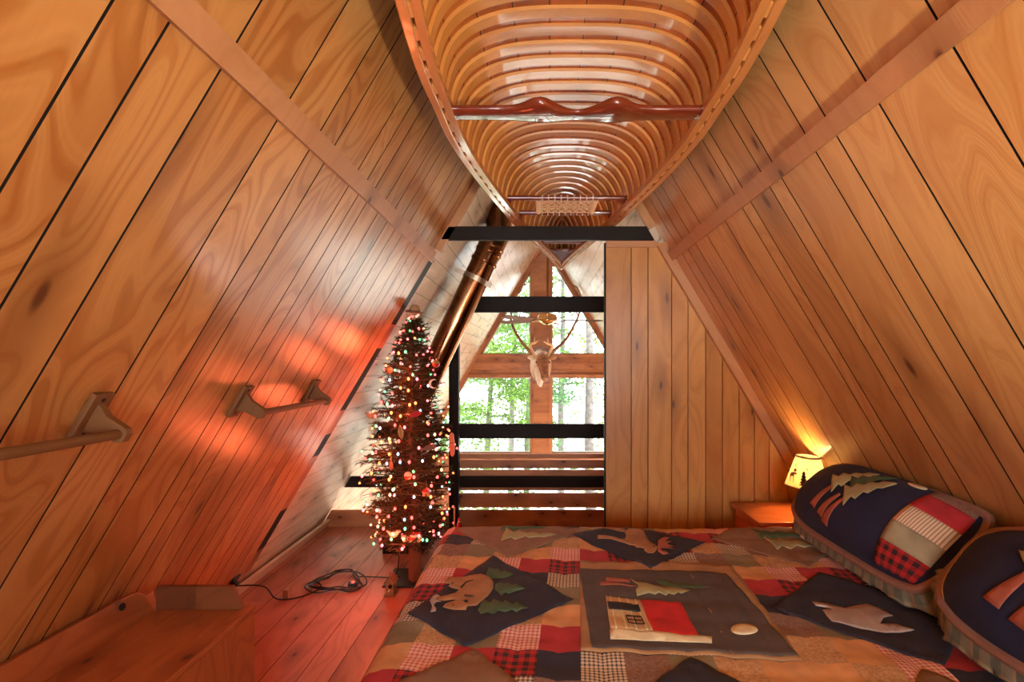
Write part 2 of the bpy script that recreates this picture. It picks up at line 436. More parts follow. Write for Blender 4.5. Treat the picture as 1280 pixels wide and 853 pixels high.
# back gable behind the camera with an unseen window added for its light
def wall_poly_back():
    mb = MB(); y = YB
    zs = [0, .75, 2.05, RIDGE]
    def row(za, zb, x0f, x1f):
        mb.prism([(x0f(za), y, za), (x1f(za), y, za), (x1f(zb), y, zb), (x0f(zb), y, zb)], (0, -.08, 0), grain=(0, 0, 1))
    row(0, .75, xl, xr); row(2.05, RIDGE-.001, xl, xr)
    row(.75, 2.05, xl, lambda z: -.62); row(.75, 2.05, lambda z: .72, xr)
    return struct(mb.build('wall_back', panelR))
wall_poly_back()
mb = MB()
for (a, b, c, d) in ((-.62, .72, .75, .82), (-.62, .72, 1.98, 2.05), (-.62, -.55, .82, 1.98), (.65, .72, .82, 1.98), (.02, .08, .82, 1.98)):
    mb.bx(a, b, YB-.07, YB+.02, c, d, 'x' if b-a > .2 else 'z')
wf = struct(mb.build('window_back', trimr))
mb = MB(); mb.bx(-.55, .65, YB-.04, YB-.03, .82, 1.98); mb.build('pane', glass, wf)

# partition of vertical boards on the right
pxs = [757, 789, 810, 839.6, 860, 882, 903, 924, 943, 961.6, 985, 1010, 1040, 1075, 1110]
Xs = [(p-VX)/F*YE for p in pxs]; mb = MB(); g = .0025; y = YE
for a, b in zip(Xs, Xs[1:]):
    a2, b2 = a+g, min(b-g, xr(0))
    if a2 >= b2: continue
    za, zb = min(2.2, H+(RH-a2)*TAN), min(2.2, H+(RH-b2)*TAN)
    pts = [(a2, y, 0), (b2, y, 0), (b2, y, zb), (a2, y, za)]
    if za >= 2.2 > zb: pts.insert(3, (xr(2.2), y, 2.2))
    mb.prism(pts, (0, .012, 0), grain=(0, 0, 1))
mb2pts = [(Xs[0], y+.012, 0), (xr(0), y+.012, 0), (xr(2.2), y+.012, 2.2), (Xs[0], y+.012, 2.2)]
mb.prism(mb2pts, (0, .025, 0), rnd=.5, m=1)
struct(mb.build('wall_partition', [panelP, darkgap]))
mb = MB(); mb.bx(Xs[0]+.004, xr(2.19)-.06, YE-.018, YE-.001, 2.17, 2.207, 'x')
struct(mb.build('trim_1', trimw))
mb = MB(); mb.bx(Xs[0]-.006, Xs[0]-.001, YE-.004, YE+.04, 0, 2.2, 'z'); struct(mb.build('trim_2', blackp))

# trim along the end of the right-hand panelling, in two lengths
def slope_box(mb, W, z0, z1, y0, y1, o0, o1, m=0, rnd=None):
    c = (W(z0, y0, o0)+W(z1, y1, o1))/2; a = (W(z1, y0)-W(z0, y0))/2; b = Vector((0, (y1-y0)/2, 0)); d = (W(z0, y0, o1)-W(z0, y0, o0))/2
    mb.box(c, a, b, d, rnd, m)
mb = MB(); slope_box(mb, WR, .05, 2.2, YE-.035, YE-.003, .001, .055); slope_box(mb, WR, 2.3, RIDGE-.1, YE-.035, YE, .001, .05)
struct(mb.build('trim_3', trimw))
mb = MB(); slope_box(mb, WL, 2.16, RIDGE-.12, YE-.03, YE, .001, .045)
struct(mb.build('trim_4', trimw))
# purlin strips at mid height on both slopes
mb = MB(); slope_box(mb, WL, 2.095, 2.145, YB, YE-.03, .0005, .026); struct(mb.build('trim_5', trimr))
mb = MB(); slope_box(mb, WR, 2.095, 2.145, YB, YE-.03, .0005, .026); struct(mb.build('trim_6', trimr))
# edging of the left panelling: black spacers between wood pieces
mb = MB(); zy = lambda yp: H-(yp-VY)/F*2.93
segs = [(720, 690, 0), (690, 639, 1), (639, 572, 0), (572, 544, 1), (544, 514, 0), (514, 436, 1), (436, 406, 0), (406, 327, 1)]
for a, b, k in segs: slope_box(mb, WL, zy(a), zy(b), YE+.002, YE+.10, -.028, -.004, k, .4)
struct(mb.build('trim_7', [cedar, blackp]))
# cream baseboard in two lengths
mb = MB()
def baseb(y0, y1, h, o):
    c0 = WL(0, 0); 
    mb.prism([(xl(0), y0, 0), (xl(0)+o, y0, 0), (xl(h)+o, y0, h), (xl(h), y0, h)], (0, y1-y0, 0), grain=(0, 1, 0))
baseb(2.72, YF-.06, .085, .03); baseb(YB, 2.715, .05, .022)
struct(mb.build('baseboard_left', creamw))

# gable wall: centre post, header band, sill wall
mb = MB()
def hboard(z0, z1, x0, x1, y0=YG, t=.06):
    mb.prism([(x0(z0), y0, z0), (x1(z0), y0, z0), (x1(z1), y0, z1), (x0(z1), y0, z1)], (0, t, 0), grain=(1, 0, 0))
z = ZL
bands = [(-2.5, -2.15), (-.06, -.03)] + [(1.262, 1.33), (1.335, 1.45), (1.455, 1.54)]
for a, b in bands: hboard(a, b, lambda z: xl(z)-.03, lambda z: xr(z)+.03)
hboard(1.262, 1.54, lambda z: xl(z)-.03, lambda z: xr(z)+.03, YG+.03, .04)
zz = .02
while zz < RIDGE-.1:                           # short horizontal boards of the centre post
    hboard(zz-.02, min(zz+.1095, RIDGE-.25), lambda z: -.115, lambda z: .13, YG-.02); zz += .13
mb.prism([(xl(2.98)-.03, YG+.012, 2.98), (xr(2.98)+.03, YG+.012, 2.98), (RX, YG+.012, RIDGE+.06)], (0, .05, 0))
struct(mb.build('wall_front', cedar))
def inset(pts, w):
    out = []; n = len(pts); c = sum((Vector(p) for p in pts), Vector((0, 0)))/n
    L = []
    for i in range(n):
        a, b = Vector(pts[i]), Vector(pts[(i+1) % n]); d = (b-a).normalized(); nn = Vector((-d.y, d.x))
        if (c-a).dot(nn) < 0: nn = -nn
        L.append((a+nn*w, d))
    for i in range(n):
        (p, d), (q, e) = L[i-1], L[i]; k = d.x*e.y-d.y*e.x; t = ((q.x-p.x)*e.y-(q.y-p.y)*e.x)/k
        out.append(p+d*t)
    return out
def window(n, pts, w=.05, sill=False):
    mb = MB(); ins = inset(pts, w); k = len(pts)
    for i in range(k):
        a, b, c, d = pts[i], pts[(i+1) % k], ins[(i+1) % k], ins[i]
        mb.prism([(q[0], YG-.03, q[1]) for q in (a, b, c, d)], (0, .09, 0), grain=(b[0]-a[0], 0, b[1]-a[1]))
    fr = struct(mb.build('window_%d' % n, cedar))
    i2 = inset(pts, w-.012)
    mb = MB(); mb.prism([(q[0], YG+.02, q[1]) for q in i2], (0, .008, 0)); mb.build('pane', glass, fr)
    # pale inner stop round the pane
    mb = MB(); i3 = inset(pts, w+.014)
    for i in range(k):
        a, b, c, d = ins[i], ins[(i+1) % k], i3[(i+1) % k], i3[i]
        mb.prism([(q[0], YG+.028, q[1]) for q in (a, b, c, d)], (0, .03, 0), grain=(b[0]-a[0], 0, b[1]-a[1]))
    mb.build('window_stop', creamw, fr)
E = .03
for k_, W in ((8, WL), (9, WR)):
    mb = MB(); slope_box(mb, W, -.2, RIDGE-.02, YG-.035, YG+.07, -.06, .012); struct(mb.build('trim_%d' % k_, cedar))
window(1, [(xl(-.03)-.01, -.03), (-.115, -.03), (-.115, 1.262), (xl(1.262)-.01, 1.262)], .047)
window(2, [(.13, -.03), (xr(-.03)+.01, -.03), (xr(1.262)+.01, 1.262), (.13, 1.262)], .047)
window(3, [(xl(1.54)-.01, 1.54), (-.115, 1.54), (-.115, H+(LH-.115)*TAN)], .047)
window(4, [(.13, 1.54), (xr(1.54)+.01, 1.54), (.13, H+(RH-.13)*TAN)], .047)
window(5, [(-1.36, -2.15), (1.62, -2.15), (1.62, -.06), (-1.36, -.06)], .025)
mb = MB()
mb.prism([(xl(-2.15)-.03, YG, -2.15), (-1.36, YG, -2.15), (-1.36, YG, -.06), (xl(-.06)-.03, YG, -.06)], (0, .06, 0))
mb.prism([(1.62, YG, -2.15), (xr(-2.15)+.03, YG, -2.15), (xr(-.06)+.03, YG, -.06), (1.62, YG, -.06)], (0, .06, 0))
struct(mb.build('wall_front_lower', cedar))

# ------------------------------------------------------------------ beams and railing
def board_thing(name, label, cat, f, mat, group=None, bevel=.004):
    mb = MB(); f(mb); return tag(mb.build(name, mat, bevel=bevel), label, cat, group)
zt = 2.293; zb = 2.209
b1 = board_thing('tie_beam', 'black painted beam spanning the room under the canoe bow', 'beam',
    lambda m: m.prism([(xl(zb)+.003, 2.87, zb), (xr(zb)-.06, 2.87, zb), (xr(zt)-.06, 2.87, zt), (xl(zt)+.003, 2.87, zt)], (0, .028, 0), grain=(1, 0, 0)), blackp)
b1['kind'] = 'structure'
b2 = board_thing('tie_beam', 'black painted beam behind the viewpoint carrying the canoe stern', 'beam',
    lambda m: m.prism([(xl(zb)+.003, -.5, zb), (xr(zb)-.003, -.5, zb), (xr(zt)-.003, -.5, zt), (xl(zt)+.003, -.5, zt)], (0, .038, 0), grain=(1, 0, 0)), blackp)
b2['kind'] = 'structure'
b3 = board_thing('collar_beam', 'black painted beam crossing in front of the ceiling fan', 'beam',
    lambda m: m.prism([(xl(1.905)-.025, 4.18, 1.905), (xr(1.905)+.02, 4.18, 1.905), (xr(2.047)+.02, 4.18, 2.047), (xl(2.047)-.025, 4.18, 2.047)], (0, .04, 0), grain=(1, 0, 0)), blackp)
b3['kind'] = 'structure'
rail = thing('loft_railing', (-.3, 4.2, 0), 'black painted railing along the open loft edge with cedar board infill', 'railing')
mb = MB(); mb.bx(-.80, -.715, 4.10, 4.178, 0.0, 1.905, 'z'); mb.build('post', blackp, rail, bevel=.004)
def railb(z0, z1, x0, x1, y, t, nm, mat, rn=None):
    mb = MB(); mb.prism([(x0(z0), y, z0), (x1(z0), y, z0), (x1(z1), y, z1), (x0(z1), y, z1)], (0, t, 0), grain=(1, 0, 0), rnd=rn); return mb.build(nm, mat, rail, bevel=.004)
xw = lambda z: xl(z)-.028
xe = lambda z: xr(z)+.02
zp = lambda y, Y=4.2: H-(y-VY)/F*Y
for a, b in ((548, 530), (609, 595.5)): railb(zp(a), zp(b), xw, xe, 4.18, .035, 'rail', blackp)['label'] = 'black horizontal rail'
xpost = lambda z: -.76
for a, b in ((573.2, 567.5), (585.5, 575), (613, 587.5), (634.5, 616.5)): railb(zp(a, 4.25), zp(b, 4.25), xpost, xe, 4.235, .025, 'slat', cedarlite)['label'] = 'cedar slat'
railb(-.10, zp(638, 4.2), xw, xe, 4.2005, .02, 'kick_board', cedarlite)['label'] = 'cedar kick board'

# ------------------------------------------------------------------ canoe
can = thing('canoe', (.14, 1.55, 2.30), 'varnished cedar canoe hung upside down overhead with ribs showing', 'canoe')
CY, CLn, CD = 1.55, 2.30, .315
BT = [(0, .458), (.2, .458), (.63, .412), (1.1, .332), (1.35, .283), (1.69, .192), (2.0, .10), (2.3, .008)]
def cax(t): return .115+(CY+t-1.08)*.0185
def cb(t): return cinterp(BT, abs(t))
def czg(t): return 2.302-.075*(abs(t)/CLn)**5
def cd(t): return CD*max(0.02, 1-(abs(t)/(CLn+.01))**9)**.5 + .05*(abs(t)/CLn)**5*(1 if abs(t) < 2.2 else .5)
def cn(t): return lerp(3.1, 1.5, min(1, (abs(t)/2.15))**1.5)
def sec(t, ph, o=0.0):
    b = max(.002, cb(t)-o); d = max(.01, cd(t)-o); e = 2/cn(t)
    sx = math.copysign(abs(math.sin(ph))**e, ph); cz = max(0, math.cos(ph))**e
    return Vector((cax(t)+b*sx, CY+t, czg(t)+d*cz))
NS = 44
def girth(t, o):
    pts = [sec(t, -PI/2+PI*k/NS, o) for k in range(NS+1)]; L = [0]
    for a, b in zip(pts, pts[1:]): L.append(L[-1]+(b-a).length)
    # resample evenly
    out = []; tot = L[-1]; j = 0
    for k in range(NS+1):
        s = tot*k/NS
        while j < NS-1 and L[j+1] < s: j += 1
        f = (s-L[j])/max(1e-9, L[j+1]-L[j]); out.append(pts[j].lerp(pts[j+1], min(1, max(0, f))))
    return out, tot
def shell(name, o, mat, flip, thick=None):
    mb = MB(); NTt = 84; ts = [-CLn+2*CLn*i/NTt for i in range(NTt+1)]; G = [girth(t, o) for t in ts]
    for i in range(NTt):
        for k in range(NS):
            q = [G[i][0][k], G[i+1][0][k], G[i+1][0][k+1], G[i][0][k+1]]
            m = .93
            v = lambda kk: (kk/NS-.5)*m+5
            u = [(ts[i], v(k)), (ts[i+1], v(k)), (ts[i+1], v(k+1)), (ts[i], v(k+1))]
            if flip: q.reverse(); u.reverse()
            mb.face(q, u, (math.floor(v(k+.5)/.085)*.377) % 1)
    return mb.build(name, mat, can, smooth=True)
shell('planking', .009, hullw, True)
shell('hull_canvas', .0, plain('canoe_paint', (.05, .12, .07), .3), False)
ribs = []
t = -2.06
while t < 2.1:
    w = .0235 if abs(t) < 1.8 else .018
    mb = MB(); A, _ = girth(t-w, .009); B, _ = girth(t+w, .009); A2, _ = girth(t-w+.003, .019); B2, _ = girth(t+w-.003, .019); tot = _
    rn = R.random()
    for k in range(NS):
        v0, v1 = tot*k/NS, tot*(k+1)/NS
        for q, uu in (((A2[k], A2[k+1], B2[k+1], B2[k]), (0, 0, .05, .05)), ((A[k], A[k+1], A2[k+1], A2[k]), (.1, .1, .11, .11)), ((B2[k], B2[k+1], B[k+1], B[k]), (.2, .2, .21, .21))):
            mb.face(q, [(v0, uu[0]), (v1, uu[1]), (v1, uu[2]), (v0, uu[3])], rn)
    mb.face([A[0], A2[0], B2[0], B[0]], None, rn); mb.face([A[-1], B[-1], B2[-1], A2[-1]], None, rn)
    mb.build('rib', ribw, can, smooth=True, ang=50)
    t += .0815
def gunwale(side, off0, off1, name, h0, h1, mat):
    mb = MB(); NTt = 70; prev = None; Lq = 0
    for i in range(NTt+1):
        t = -CLn+2*CLn*i/NTt; e = 1e-3
        tang = Vector(((cb(min(CLn, t+e))-cb(max(-CLn, t-e)))*side/(2*e)+.0185, 1, 0)).normalized(); nrm = Vector((tang.y, -tang.x, 0))*side
        c = Vector((cax(t)+side*cb(t), CY+t, czg(t)))
        p = [c+nrm*off0+Vector((0, 0, h0)), c+nrm*off1+Vector((0, 0, h0)), c+nrm*off1+Vector((0, 0, h1)), c+nrm*off0+Vector((0, 0, h1))]
        if side*(p[0].x-cax(t)) < .002: 
            for q in p:
                if side*(q.x-cax(t)) < .002: q.x = cax(t)+side*.002
        if prev:
            for k in range(4):
                k2 = (k+1) % 4; q = [prev[k], prev[k2], p[k2], p[k]]
                if side > 0: q.reverse()
                mb.face(q, [(t-.06, k*.02), (t-.06, k*.02+.02), (t, k*.02+.02), (t, k*.02)] if side < 0 else [(t, k*.02), (t, k*.02+.02), (t-.06, k*.02+.02), (t-.06, k*.02)], .4)
        else: mb.face(p, None, .4)
        prev = p
    mb.face(list(reversed(prev)), None, .4)
    return mb.build(name, mat, can, weld=True, bevel=.004)
for sd in (-1, 1):
    gunwale(sd, -.0095, .018, 'outwale', -.004, .026, gunw)
    gunwale(sd, -.042, -.0185, 'inwale', -.002, .024, gunw)
# carved yoke
mb = MB(); half = cb(.02)-.03; cxk = cax(.02); N = 48; prev = None
for i in range(N+1):
    x = -half+2*half*i/N; ax = abs(x)
    yn = 1.582-.05*math.exp(-((ax-.125)/.055)**2)+.03*math.exp(-(ax/.06)**2); yf = 1.655+.012*math.exp(-(ax/.18)**2)
    zl = 2.310-.010*math.exp(-((ax-.125)/.06)**2)+.008*math.exp(-(ax/.06)**2); zh = 2.336+.006*math.exp(-((ax-.135)/.06)**2)
    yc, hy = (yn+yf)/2, (yf-yn)/2; zc, hz = (zl+zh)/2, (zh-zl)/2
    ring = []
    for k in range(16):
        a = 2*PI*k/16; c, s_ = math.cos(a), math.sin(a)
        ring.append(Vector((cxk+x, yc+hy*math.copysign(abs(c)**.6, c), zc+hz*math.copysign(abs(s_)**.6, s_))))
    if prev:
        for k in range(16): mb.face([prev[k], prev[(k+1) % 16], ring[(k+1) % 16], ring[k]], [(x, k*.012), (x, k*.012+.012), (x+.02, k*.012+.012), (x+.02, k*.012)], .5)
    else: mb.face(ring, None, .5)
    prev = ring
mb.face(prev, None, .5); y0 = mb.build('yoke', mahog, can, smooth=True, weld=True, ang=80); y0['label'] = 'dark carved yoke with two shoulder hollows'
# caned seat
ys0, ys1, zs = 2.575, 2.83, 2.362
mb = MB()
for yy in (ys0, ys1):
    tt = yy-CY; hw = cb(tt)-.022; c = cax(tt); mb.tube([(c-hw, yy, zs), (c+hw, yy, zs)], .0135, 10)
for yy in (ys0, ys1):                             # hangers down to the inwales
    tt = yy-CY; hw = cb(tt)-.034; c = cax(tt)
    for sg in (-1, 1): mb.tube([(c+sg*hw, yy, zs), (c+sg*hw, yy, czg(tt)+.02)], .008, 8)
cs = cax(1.15)
for sg in (-1, 1): mb.tube([(cs+sg*.158, ys0, zs), (cs+sg*.158, ys1, zs)], .012, 10)
seat = mb.build('seat', mahog, can, smooth=True); seat['label'] = 'seat frame'
mb = MB(); sx0, sx1 = cs-.158, cs+.158
def strip(p, q, w=.0034, dz=0): mb.tube([p, q], w, 5, cap=False)
zc = zs-.004
for k in range(9):
    x = lerp(sx0+.02, sx1-.02, k/8); strip((x, ys0, zc-.001), (x, ys1, zc-.001))
    for yy in (ys0, ys1): mb.tube([(x+.001, yy+.0155*math.cos(a), zs+.0155*math.sin(a)) for a in [2*PI*j/10 for j in range(10)]], .0032, 5, closed=True)
for k in range(7):
    y = lerp(ys0+.02, ys1-.02, k/6); strip((sx0, y, zc+.001), (sx1, y, zc+.001))
for k in range(11):
    for sg in (-1, 1):
        x = lerp(sx0-.05, sx1+.05, k/10); xa, xb = x-sg*.1, x+sg*.1
        pa, pb = Vector((xa, ys0, zc)), Vector((xb, ys1, zc))
        def clipx(p, q):
            d = q-p; t0, t1 = 0, 1
            for lim, s_ in ((sx0, 1), (sx1, -1)):
                f0, f1 = s_*(p.x-lim), s_*(q.x-lim)
                if f0 < 0 and f1 < 0: return None
                if f0 < 0: t0 = max(t0, f0/(f0-f1))
                if f1 < 0: t1 = min(t1, f0/(f0-f1))
            return (p+d*t0, p+d*t1) if t1 > t0 else None
        r = clipx(pa, pb)
        if r: strip(r[0], r[1])
for xx in (sx0, sx1):
    for k in range(22):
        yy = lerp(ys0+.02, ys1-.02, k/21); mb.tube([(xx+.0138*math.cos(a), yy, zs+.0138*math.sin(a)) for a in [2*PI*j/8 for j in range(8)]], .0032, 4, closed=True)
c_ = mb.build('cane_webbing', cane, seat); c_['label'] = 'woven cane seat panel'
# bow thwart and deck plates
mb = MB(); tt = 1.74; hw = cb(tt)-.02; mb.tube([(cax(tt)-hw, CY+tt, czg(tt)+.02), (cax(tt)+hw, CY+tt, czg(tt)+.02)], .013, 10); mb.build('thwart', mahog, can, smooth=True)
for sg in (1, -1):
    pts = []
    for k in range(7):
        f = k/6*2-1; tt = 1.86+.05*(1-f*f); pts.append((cax(sg*tt)+f*(cb(1.86)-.03), CY+sg*tt, czg(tt)+.006))
    pts += [(cax(sg*2.08)+.05, CY+sg*2.08, czg(2.08)+.006), (cax(sg*2.27), CY+sg*2.27, czg(2.27)+.006), (cax(sg*2.08)-.05, CY+sg*2.08, czg(2.08)+.006)]
    mb = MB(); mb.prism(pts, (0, 0, .014), grain=(0, 1, 0)); d = mb.build('deck', mahog, can)
mb = MB()
for k in range(9):
    pass
mb.tube([(cax(t), CY+t, czg(t)+cd(t)-.014) for t in [1.6+.055*k for k in range(11)]]+[(cax(2.25), CY+2.25, czg(2.25)+.06)], .009, 8); mb.build('stem', ribw, can, smooth=True)
mb = MB(); mb.lathe((cax(2.29), CY+2.31, czg(2.3)+.005), [(0, -.012), (.012, -.01), (.014, .03), (0, .04)], 10); mb.build('stem_cap', chrome, can, smooth=True)

# ------------------------------------------------------------------ stove pipe
sp = thing('stovepipe', (-1.04, 3.75, .0), 'bronze stovepipe slanting up along the left roof boards', 'stovepipe')
A0, A1, A2, A3, A4 = Vector((-1.04, 3.75, .13)), Vector((-1.04, 3.75, 1.02)), Vector((-.385, 3.75, 2.40)), Vector((-.335, 3.75, 2.52)), Vector((-.325, 3.75, 2.74))
mb = MB(); mb.tube([A0, A1-Vector((0, 0, .06)), A1, A1.lerp(A2, .04), A1.lerp(A2, .95)], .1, 36, cap=False); mb.build('pipe', copper, sp, smooth=True)
mb = MB(); dirp = (A2-A1).normalized(); e0 = A1.lerp(A2, .94)
mb.tube([e0, A2-dirp*.02, A2, A2.lerp(A3, .5)+Vector((.004, 0, 0)), A3, A4], [.104, .104, .104, .103, .103, .103], 36); mb.build('elbow', copper, sp, smooth=True)
for f in (.90, .955, .985):
    mb = MB(); c = A1.lerp(A2, f); mb.tube([c-dirp*.011, c-dirp*.006, c+dirp*.006, c+dirp*.011], [.105, .109, .109, .105], 36, cap=False); mb.build('seam_ring', copper, sp, smooth=True)
mb = MB(); c = A1.lerp(A2, .80); mb.tube([c-dirp*.02, c+dirp*.02], [.1045, .1045], 36, cap=False)
lat = Vector((0, 1, 0)).cross(dirp)
perp = Vector((dirp.z, 0, -dirp.x))
mb.box(c-perp*.17+Vector((0, -.02, 0)), perp*.075, dirp*.018, Vector((0, .003, 0)))
mb.box(c+perp*.112+Vector((0, -.045, 0)), perp*.03, dirp*.018, Vector((0, .004, 0)))
mb.box(c-perp*.236+Vector((0, -.02, 0)), perp*.006, dirp*.04, Vector((0, .03, 0)))
mb.build('strap', steel, sp, bevel=.001)['label'] = 'metal strap with bolted ears'
mb = MB(); mb.bx(-1.21, -.897, 3.6, 4.08, .0, .125, 'x'); mb.build('floor_box', blackp, sp, bevel=.006)['label'] = 'black box at the foot of the pipe'

# ------------------------------------------------------------------ rods on the left wall
def rod(y0, y1, z, label):
    t = thing('wall_rod', WL(z, (y0+y1)/2), label, 'rod', 'wooden rods on the left wall')
    sd = Vector((NZ, 0, NX)); nn = Vector((NX, 0, -NZ)); yv = Vector((0, 1, 0))
    for yy in (y0, y1):
        c = WL(z, yy)
        mb = MB(); mb.box(c+nn*.0085, sd*.066, yv*.028, nn*.0078); br = mb.build('bracket', rackw, t, bevel=.003)
        mb = MB()
        pr = [(-.04, .016), (-.024, .05), (-.021, .105), (-.012, .116), (.012, .116), (.021, .105), (.024, .05), (.04, .016)]
        mb.prism([c+sd*a+nn*b-yv*.011 for a, b in pr], yv*.022, grain=sd); mb.build('arm', rackw, br, bevel=.003)
        for q in (-.05, .05): mb = MB(); mb.lathe(c+sd*q+nn*.016, [(.006, 0), (.006, .002), (0, .003)], 8, axis=nn); mb.build('screw', blackm, br)
    mb = MB(); mb.tube([WL(z, y0+.0, .096), WL(z, y1, .096)], .0125, 14); mb.build('dowel', rackw, t, smooth=True)
rod(.62, 1.18, 1.338, 'wooden wall rod nearer the viewer, running out of the left edge')
rod(1.78, 2.33, 1.325, 'wooden wall rod farther along, both brackets in view above the bench')

# ------------------------------------------------------------------ storage bench
bn = thing('storage_bench', (-1.3, 1.2, 0), 'reddish pine storage bench with raised back against the left wall', 'bench')
xf, xb_, zt_, ye = -1.13, -1.50, .50, 1.88; ys = .35
mb = MB(); mb.bx(xb_-.03, xf-.02, ys+.02, ye-.02, .0, zt_-.022, 'z', .4)
for k in range(7): pass
mb.build('chest', benchw, bn)
mb = MB(); yy = ys
yb_ = ye-.01
n = 11
for k in range(n):
    a, b = lerp(ys+.01, yb_, k/n), lerp(ys+.01, yb_, (k+1)/n); mb.bx(xf-.02, xf-.004, a+.0006, b-.0006, .0, zt_-.022, 'z')
mb.build('front_panel', benchw, bn)
mb = MB(); ws = [0, .09, .2, .29, .365]
for a, b in zip(ws, ws[1:]): mb.bx(xb_+a+.0004, xb_+b-.0004, ys, ye, zt_-.022, zt_, 'y')
mb.build('seat_lid', benchw, bn, bevel=.002)
mb = MB(); c = Vector((-1.535, 0, 0))
pr = [(ys, .50), (ye-.02, .50), (ye-.02, .585), (ye-.05, .585), (ye-.085, .612), (ye-.14, .618), (ys, .63)]
mb.prism([(-1.505-.25*(z-.5), y, z-.02) for y, z in pr], (-.02, 0, 0), grain=(0, 1, 0)); bk = mb.build('back_board', benchw, bn, bevel=.003)
mb = MB()
mb.lathe((-1.5252, ye-.16, .575), [(.0, 0.0), (.013, .0), (.013, .0015), (0, .0018)], 14, axis=(1, 0, .2)); mb.build('hand_hole', darkgap, bk)
mb = MB(); pr = [(-1.50, .502), (-1.165, .502), (-1.205, .590), (-1.50, .590)]
for xa, xb2 in ((-1.5, -1.385), (-1.385, -1.345), (-1.345, -1.165)):
    z1 = lambda x: .590 if x < -1.2 else .502
    pts = [(xa, ye-.02, .502), (xb2, ye-.02, .502)] + ([(xb2, ye-.02, .590)] if xb2 < -1.2 else [(-1.205, ye-.02, .590)]) + [(xa, ye-.02, .590)]
    mb.prism(pts, (0, -.02, 0), grain=(1, 0, 0))
mb.build('side_board', wood('bench_side', (.20, .055, .015), (.14, .034, .009), rough=.5, coat=0, knots=0, var=.25), bn)  # darker copy of the bench wood, shade put into its colour

# ------------------------------------------------------------------ outlet and cord
ou = thing('wall_outlet', WL(.10, 2.78), 'black outlet plate at the foot of the left panelling', 'outlet')
sd = Vector((NZ, 0, NX)); nn = Vector((NX, 0, -NZ)); yv = Vector((0, 1, 0))
mb = MB(); c = WL(.145, 2.80, .006); mb.box(c, sd*.06, yv*.035, nn*.0055); mb.build('plate', blackm, ou, bevel=.003)
mb = MB(); mb.box(c+nn*.018+sd*.015, sd*.014, yv*.013, nn*.013); mb.build('plug', cordm, ou, bevel=.003)
cd_ = thing('extension_cord', (-1.35, 3.1, 0), 'black extension cord coiled on the red floor left of the tree', 'cord')
pts = [c+nn*.032+sd*.015, Vector((-1.66, 2.83, .12)), Vector((-1.60, 2.86, .03)), Vector((-1.50, 2.93, .006)), Vector((-1.42, 3.05, .006))]
cc = Vector((-1.335, 3.12, .006)); 
for k in range(40):
    a = PI+k*2*PI/11; r = .13+.03*math.sin(k*1.7)+.02*math.cos(k*.9); pts.append(cc+Vector((r*math.cos(a)*1.1+.02*math.sin(k*.5), r*.95*math.sin(a)+.02*math.cos(k*.61), .002+.004*(k % 5)+.00015*k)))
pts += [Vector((-1.14, 3.20, .008)), Vector((-1.06, 3.18, .014)), Vector((-1.02, 3.17, .0185)), Vector((-.95, 3.19, .0175))]
mb = MB(); mb.tube(smooth_path(pts, 5), .0042, 7); mb.build('cable', cordm, cd_, smooth=True)
mb = MB(); mb.box((-1.225, 3.075, .018), (.028, .01, 0), (-.007, .018, 0), (0, 0, .014)); sw = mb.build('foot_switch', cordm, cd_, bevel=.005)
mb = MB(); mb.sphere((-1.222, 3.07, .034), .011, 8, sc=(1, 1, .6)); mb.build('switch_light', redled, sw, smooth=True)['label'] = 'glowing red switch'
ad = tag((lambda m: (m.box((-1.575, 2.93, .032), (.0, .022, 0), (.018, .0, 0), (0, 0, .028)), m.build('plug_adapter', NT('clear_plastic').m, bevel=.004))[1])(MB()), 'small clear plastic adapter on the floor by the cream baseboard', 'adapter')
pm = ad.data.materials[0].node_tree.nodes['Principled BSDF']; pm.inputs['Base Color'].default_value = (.75, .55, .45, 1); pm.inputs['Transmission Weight'].default_value = .6; pm.inputs['Roughness'].default_value = .15

# ------------------------------------------------------------------ christmas tree
TX, TY = -.872, 3.12
tr = thing('christmas_tree', (TX, TY, 0), 'narrow lit christmas tree on a wooden post at the loft edge', 'christmas tree')
mb = MB(); mb.bx(-1.03, -.70, 3.06, 3.33, .0, .012, 'x'); mb.build('stand', blackm, tr, bevel=.003)['label'] = 'square black metal base plate'
TYp = 3.15; TXp = (518.5-VX)/F*TYp
mb = MB(); mb.tube([(TXp, TYp, .012), (TXp, TYp, .55), (TX, TY, 1.1), (TX+.02, TY-.02, 1.76)], [.042, .042, .03, .008], 4); mb.build('trunk', postw, tr)
RT = [(.22, .10), (.30, .20), (.42, .255), (.6, .275), (.85, .265), (1.05, .235), (1.25, .19), (1.42, .16), (1.56, .115), (1.68, .075), (1.78, .035), (1.83, .0)]
def rad(z): return interp(RT, z)
def taxis(z): return Vector((TX+.012*z, TY-.0*z, z))
needle = leafmat('pine_needles', (.060, .052, .024), .2, .5)
twig = plain('twig_brown', (.09, .04, .02), .8)
mb = MB(); mbr = MB(); TIPS = []
NB = 430
